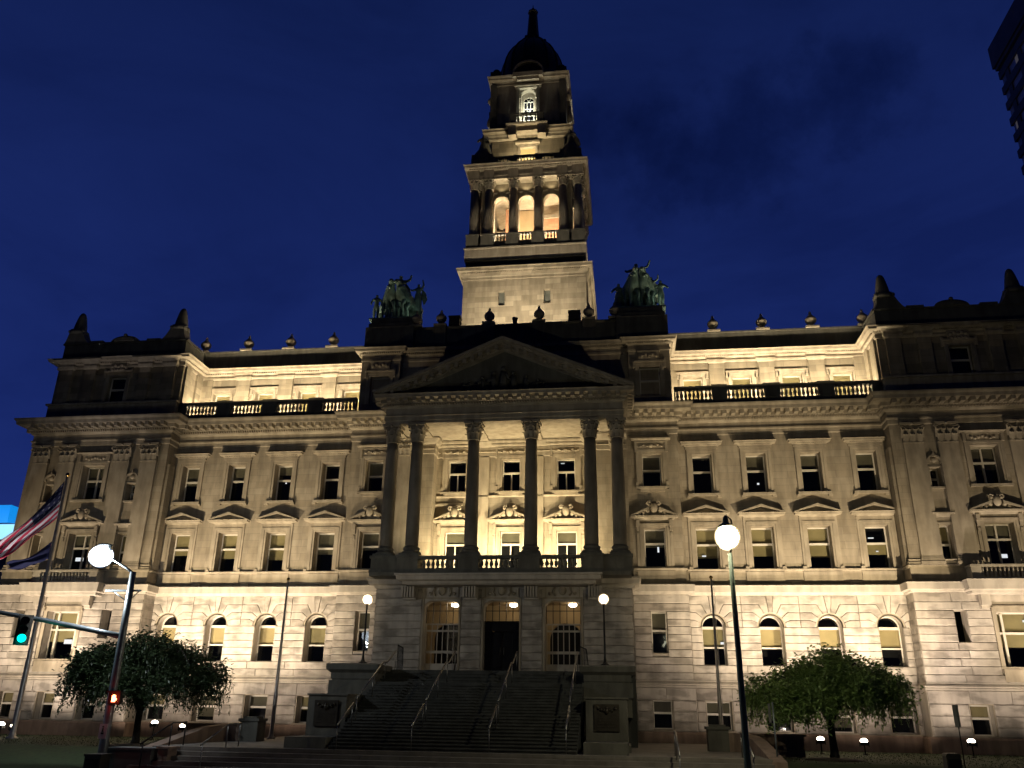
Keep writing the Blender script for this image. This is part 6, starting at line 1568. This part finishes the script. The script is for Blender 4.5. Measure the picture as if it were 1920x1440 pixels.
cloth('flag', M['dkblue'], (-24.1, -7.15, 9.75), (-24.1, -7.15, 8.8), (-26.2, -7.5, 8.5), (-26.0, -7.4, 8.25), 'dark navy flag hanging below the striped flag', 'flag', 4, .12)

# ================================================================= STREET FURNITURE
# traffic signal pole with mast arm and luminaire
TX, TYY = -12.33, -18.0
P_ = empty('traffic_signal', 'grey steel signal pole with mast arm, green light and white lamp on top', 'traffic signal', (TX, TYY, -.85))
m = MB(); m.tube([(0, 0, 0), (0, 0, 1.0), (-.02, 0, 4.9), (-.03, 0, 7.25)], [.19, .16, .135, .115], 16); m.lathe([(.3, 0), (.3, .1), (.22, .2), (.2, .5)], (0, 0, 0), 14)
m.obj('pole', M['pole'], P_)
m = MB(); m.tube([(0, 0, 4.83), (-1.2, 0, 5.04), (-3.4, 0, 5.42), (-5.4, 0, 5.72), (-9.5, 0, 6.2)], [.11, .10, .09, .08, .06], 12); m.obj('mast_arm', M['pole'], P_)
m = MB(); m.tube([(-.03, 0, 7.2), (-.35, -.03, 7.42), (-.9, -.12, 7.72), (-1.3, -.15, 7.9)], [.05, .045, .04, .04], 8); m.obj('lamp_arm', M['pole'], P_)
m = MB(); m.box(-1.05, .42, -.04, .04, 6.5, 6.57); m.tube([(-.75, 0, 6.52), (-.12, 0, 6.15)], .02, 6); m.tube([(.36, 0, 6.52), (.05, 0, 6.2)], .02, 6); m.obj('cross_bracket', M['pole'], P_)
m = MB(); m.box(-1.55, -1.1, -.3, .0, 8.27, 8.33); m.box(-1.15, -1.05, -.2, -.1, 7.9, 8.3); lh = m.obj('lamp_head', M['pole'], P_)
m = MB(); m.ball((-1.42, -.15, 7.85), .46, 28, 18, 1.0, 1, .95); gl_ = m.obj('lens', M['frost_w'], lh); m = MB(); m.ball((-1.42, -.15, 7.85), .42, 20, 14, 1.0, 1, .9); m.obj('bulb', M['lamp_w'], gl_)
point('street_light', (-1.42, -.35, 7.2), 900, (.85, .93, 1), .2, P_)
sg = empty('signal_head', 'x', 'x'); del sg['label']; del sg['category']; sg.parent = P_; sg.location = (-3.95, -.22, 4.1); sg.rotation_euler = (0, 0, -.55)
bpy.data.objects.remove(sg)
def rotz(pts, a, c): ca, sa = math.cos(a), math.sin(a); return [((x * ca - y * sa) + c[0], (x * sa + y * ca) + c[1], z + c[2]) for x, y, z in pts]
c0 = (-3.98, -.25, 4.42); an = .6
def rbox(m, x0, x1, y0, y1, z0, z1, a=an, c=c0):
    mm = MB(); mm.box(x0, x1, y0, y1, z0, z1); m.add(rotz(mm.v, a, c), [tuple(f) for f in mm.f])
m = MB(); rbox(m, -.2, .2, -.1, .12, .1, 1.12); rbox(m, -.26, -.24, -.06, .0, 0.05, 1.18); rbox(m, -.25, .25, .02, .05, 0.05, 1.18)
for zz in (.3, .62, .94):
    mm = MB(); n = 12
    for i in range(n + 1):
        t = PI * i / n - .25 + .0
    mm.tube([(0, -.1, zz), (0, -.12, zz)], .16, 14)
    vs = []; 
    for i in range(11):
        t = -.3 + (PI + .6) * i / 10; vs += [(.165 * math.cos(t), -.1, zz + .165 * math.sin(t)), (.165 * math.cos(t), -.36, zz + .15 * math.sin(t))]
    mm.add(vs, [(2 * i, 2 * i + 1, 2 * i + 3, 2 * i + 2) for i in range(10)])
    m.add(rotz(mm.v, an, c0), [tuple(f) for f in mm.f])
hd = m.obj('signal_head', M['signal'], P_)
m = MB(); mm = MB(); mm.tube([(0, -.12, .3), (0, -.15, .3)], .15, 16); m.add(rotz(mm.v, an, c0), [tuple(f) for f in mm.f]); m.obj('green_lens', M['green'], hd)
m = MB(); mm = MB(); mm.tube([(0, -.12, .62), (0, -.15, .62)], .14, 16); mm.tube([(0, -.12, .94), (0, -.15, .94)], .14, 16); m.add(rotz(mm.v, an, c0), [tuple(f) for f in mm.f]); m.obj('dark_lens', M['red_c'], hd)
point('green_glow', (-3.7, -.7, 4.6), 5, (0, 1, .7), .1, P_)
# pedestrian signal with the red hand
m = MB(); m.box(-.02, .44, -.22, -.02, 2.42, 2.86); m.box(-.06, .48, -.3, -.22, 2.82, 2.88); m.box(-.1, 0, -.1, .1, 2.55, 2.7); ph = m.obj('pedestrian_signal', M['signal'], P_)
m = MB(); hc = (.21, -.235, 2.6)
m.box(hc[0] - .07, hc[0] + .07, -.24, -.222, 2.5, 2.63)
for k, (dx, L) in enumerate(((-.058, .09), (-.02, .125), (.02, .12), (.058, .1))): m.box(hc[0] + dx - .015, hc[0] + dx + .015, -.24, -.222, 2.63, 2.63 + L)
m.box(hc[0] + .075, hc[0] + .115, -.24, -.222, 2.55, 2.63); m.obj('red_hand', M['red'], ph)
point('red_glow', (.25, -.6, 2.62), 7, (1, .05, .02), .08, P_)
m = MB(); m.box(-.16, .14, -.2, -.17, 1.25, 1.75); m.box(-.08, .06, -.215, -.2, 1.5, 1.53) ; so = m.obj('button_sign', M['paper'], P_)
m = MB(); m.tube([(-.01, -.22, 1.48), (-.01, -.22, 1.62)], .03, 8); m.ball((-.01, -.22, 1.66), .035, 8, 6); m.box(-.06, .04, -.225, -.205, 1.4, 1.46); m.obj('sign_symbol', M['signal'], so)
# yellow street lamp, right
P_ = empty('street_lamp', 'tall green street lamp with a glowing yellow globe in front of the right wing', 'street lamp', (10.0, -22.0, -.85))
m = MB(); m.tube([(.0, 0, 0), (0, 0, 1.2), (-.01, 0, 4.5), (-.03, 0, 7.1)], [.125, .1, .085, .065], 14); m.lathe([(.22, 0), (.22, .2), (.14, .5), (.12, .9)], (0, 0, 0), 12); m.obj('pole', M['greenpole'], P_)
m = MB(); m.tube([(-.03, 0, 7.05), (.12, 0, 7.6), (.08, 0, 8.15), (-.05, 0, 8.3), (-.1, 0, 8.1)], .03, 8); m.lathe([(.28, 7.92), (.2, 8.0), (.1, 8.06), (.08, 8.22), (.02, 8.3)], (-.09, 0, 0), 14); m.obj('lamp_cap', M['greenpole'], P_)
m = MB(); m.ball((-.07, 0, 7.62), .40, 28, 18, 1, 1, 1.05); gl_ = m.obj('globe', M['frost_y'], P_); m = MB(); m.ball((-.07, 0, 7.62), .34, 18, 12, 1, 1, 1.06); m.obj('bulb', M['lamp_y'], gl_)
point('street_light', (-.07, .62, 7.5), 760, (1, .92, .62), .12, P_)
# sign posts on the right lawn
P_ = empty('street_sign', 'thin grey sign post seen edge-on in front of the right tree', 'sign', (11.9, -15.0, -.3)); m = MB(); m.tube([(0, 0, 0), (0, 0, 2.3)], .03, 8); m.obj('post', M['pole'], P_)
m = MB(); m.box(-.14, -.12, -.25, .25, 1.6, 2.25); m.obj('sign_plate', M['signback'], P_)
P_ = empty('street_sign', 'dark narrow sign on a post in front of the right pavilion', 'sign', (18.25, -15.0, -.3)); m = MB(); m.tube([(0, 0, 0), (0, 0, 2.3)], .022, 8); m.obj('post', M['signal'], P_)
m = MB(); m.box(-.045, .02, -.2, .2, 1.55, 2.3); m.obj('sign_plate', M['signback'], P_)
# utility box, right
P_ = empty('utility_box', 'black utility box with rounded top at the right edge of the lawn', 'utility box', (17.85, -15.0, -.4)); m = MB(); m.box(-.24, .24, -.2, .2, 0, .7); m.prism([(-.26, .7), (.26, .7), (.2, .8), (-.2, .8)], -.22, .22); m.obj('cabinet', M['signal'], P_)
m = MB(); m.box(-.2, .2, -.22, -.2, .08, .62); m.obj('door', M['iron'], P_)
# planter wall and box, lower left
m = MB(); m.box(-12.65, -10.9, -17.2, -16.2, -.85, 0); m.box(-12.7, -10.85, -17.25, -16.15, 0, .07); tag(m.obj('planter', M['walk']), 'low grey stone planter beside the signal pole', 'planter')
m = MB(); m.box(-10.75, -10.35, -17.0, -16.3, -.85, .05); m.box(-10.8, -10.3, -17.05, -16.25, .05, .12); tag(m.obj('stone_pier', M['granite']), 'short reddish stone pier at the end of the street steps', 'pier')
P_ = empty('utility_box', 'squat dark utility cabinet at the foot of the signal pole', 'utility box', (-12.0, -18.7, -.85)); m = MB(); m.box(-.35, .25, -.3, .3, 0, .7); m.box(-.38, .28, -.33, .33, .7, .78); m.obj('cabinet', M['signal'], P_); m = MB(); m.box(-.3, .2, -.32, -.3, .08, .62); m.obj('door', M['iron'], P_)

# ================================================================= BEYOND
HB = empty('high_rise', 'dark concrete high-rise with projecting window bands at the top right', 'building', (88, 45, -.9))
m = MB(); m.off = (-88, -45, .9)
m.box(75.2, 101, 12, 79.3, -.9, 108.5)
m.obj('wall', M['bandglass'], HB)
m = MB(); m.off = (-88, -45, .9)
m.box(74.3, 102, 11, 80, 109.0, 113.6); m.box(74.6, 101.5, 11.5, 79.7, 108.3, 109.0)
m.obj('roof_band', M['concrete'], HB)
for k in range(32):
    z = 106.3 - 3.32 * k
    m = MB(); m.off = (-88, -45, .9); m.box(74.85, 101.3, 11.7, 79.6, z, z + 1.5)
    # mullions of the band
    for j in range(14): m.box(74.95, 75.2, 14 + j * 4.8, 15.2 + j * 4.8, z - 1.82, z)
    m.obj('floor_band', M['concrete'], HB)
m = MB(); m.off = (-88, -45, .9); m.box(75.12, 75.18, 66.0, 69.2, 104.6, 106.2); m.obj('glow_pane', M['glow_pane'], HB)
rh = random.Random(21)
for k in range(22):
    fl = rh.randint(1, 16); yb = 79.3 - rh.randint(0, 9) * 4.8 - rh.uniform(.3, 1.5); z = 106.3 - 3.32 * fl
    m = MB(); m.off = (-88, -45, .9); m.box(75.1, 75.16, yb - rh.uniform(1.2, 2.6), yb, z + 1.55, z + 3.2); m.obj('glow_pane', M['dim_glow'], HB)  # added glow panels that lift the dark window bands, no lit rooms
m = MB(); m.off = (-88, -45, .9); m.box(75.12, 75.18, 54.0, 56.8, 91.3, 92.9); m.obj('glow_pane', M['glow_pane'], HB)
OB = empty('office_building', 'low building with a glowing cyan and blue-white light crown at the left edge', 'building', (-70, 44, -.9))
m = MB(); m.box(-8, 3.2, -3.5, 6, 0, 19.2); m.obj('wall', M['concrete'], OB)
for fl in range(5):
    m = MB(); z0 = 2.2 + fl * 3.4
    for k in range(5): m.box(-7.4 + k * 2.1, -5.9 + k * 2.1, -3.56, -3.5, z0, z0 + 1.9)
    m.obj('window', M['bandglass'], OB)
m = MB(); m.box(-8, 6.3, -4, -3.6, 20.2, 21.9); m.add([(6.3, -4, 20.2), (6.9, -3, 20.2), (6.9, -3, 21.9), (6.3, -4, 21.9)], [(0, 1, 2, 3)]); m.obj('light_band', M['bluew'], OB)
m = MB(); m.box(-8, 4.9, -4, -3.6, 22.15, 24.2); m.obj('light_panel', M['cyan'], OB)
m = MB(); m.add([(4.95, -4, 22.1), (7.0, -2.6, 22.0), (7.0, -2.6, 23.5), (4.95, -4, 24.2)], [(0, 1, 2, 3)]); m.obj('light_panel', M['cyan'], OB)
m = MB(); m.box(-8, 6.2, -3.55, 6, 19.2, 24.0); m.obj('roof', M['roof'], OB)
point('crown_light', (3.5, -7, 22), 1500, (.05, .2, 1), 1.0, OB)
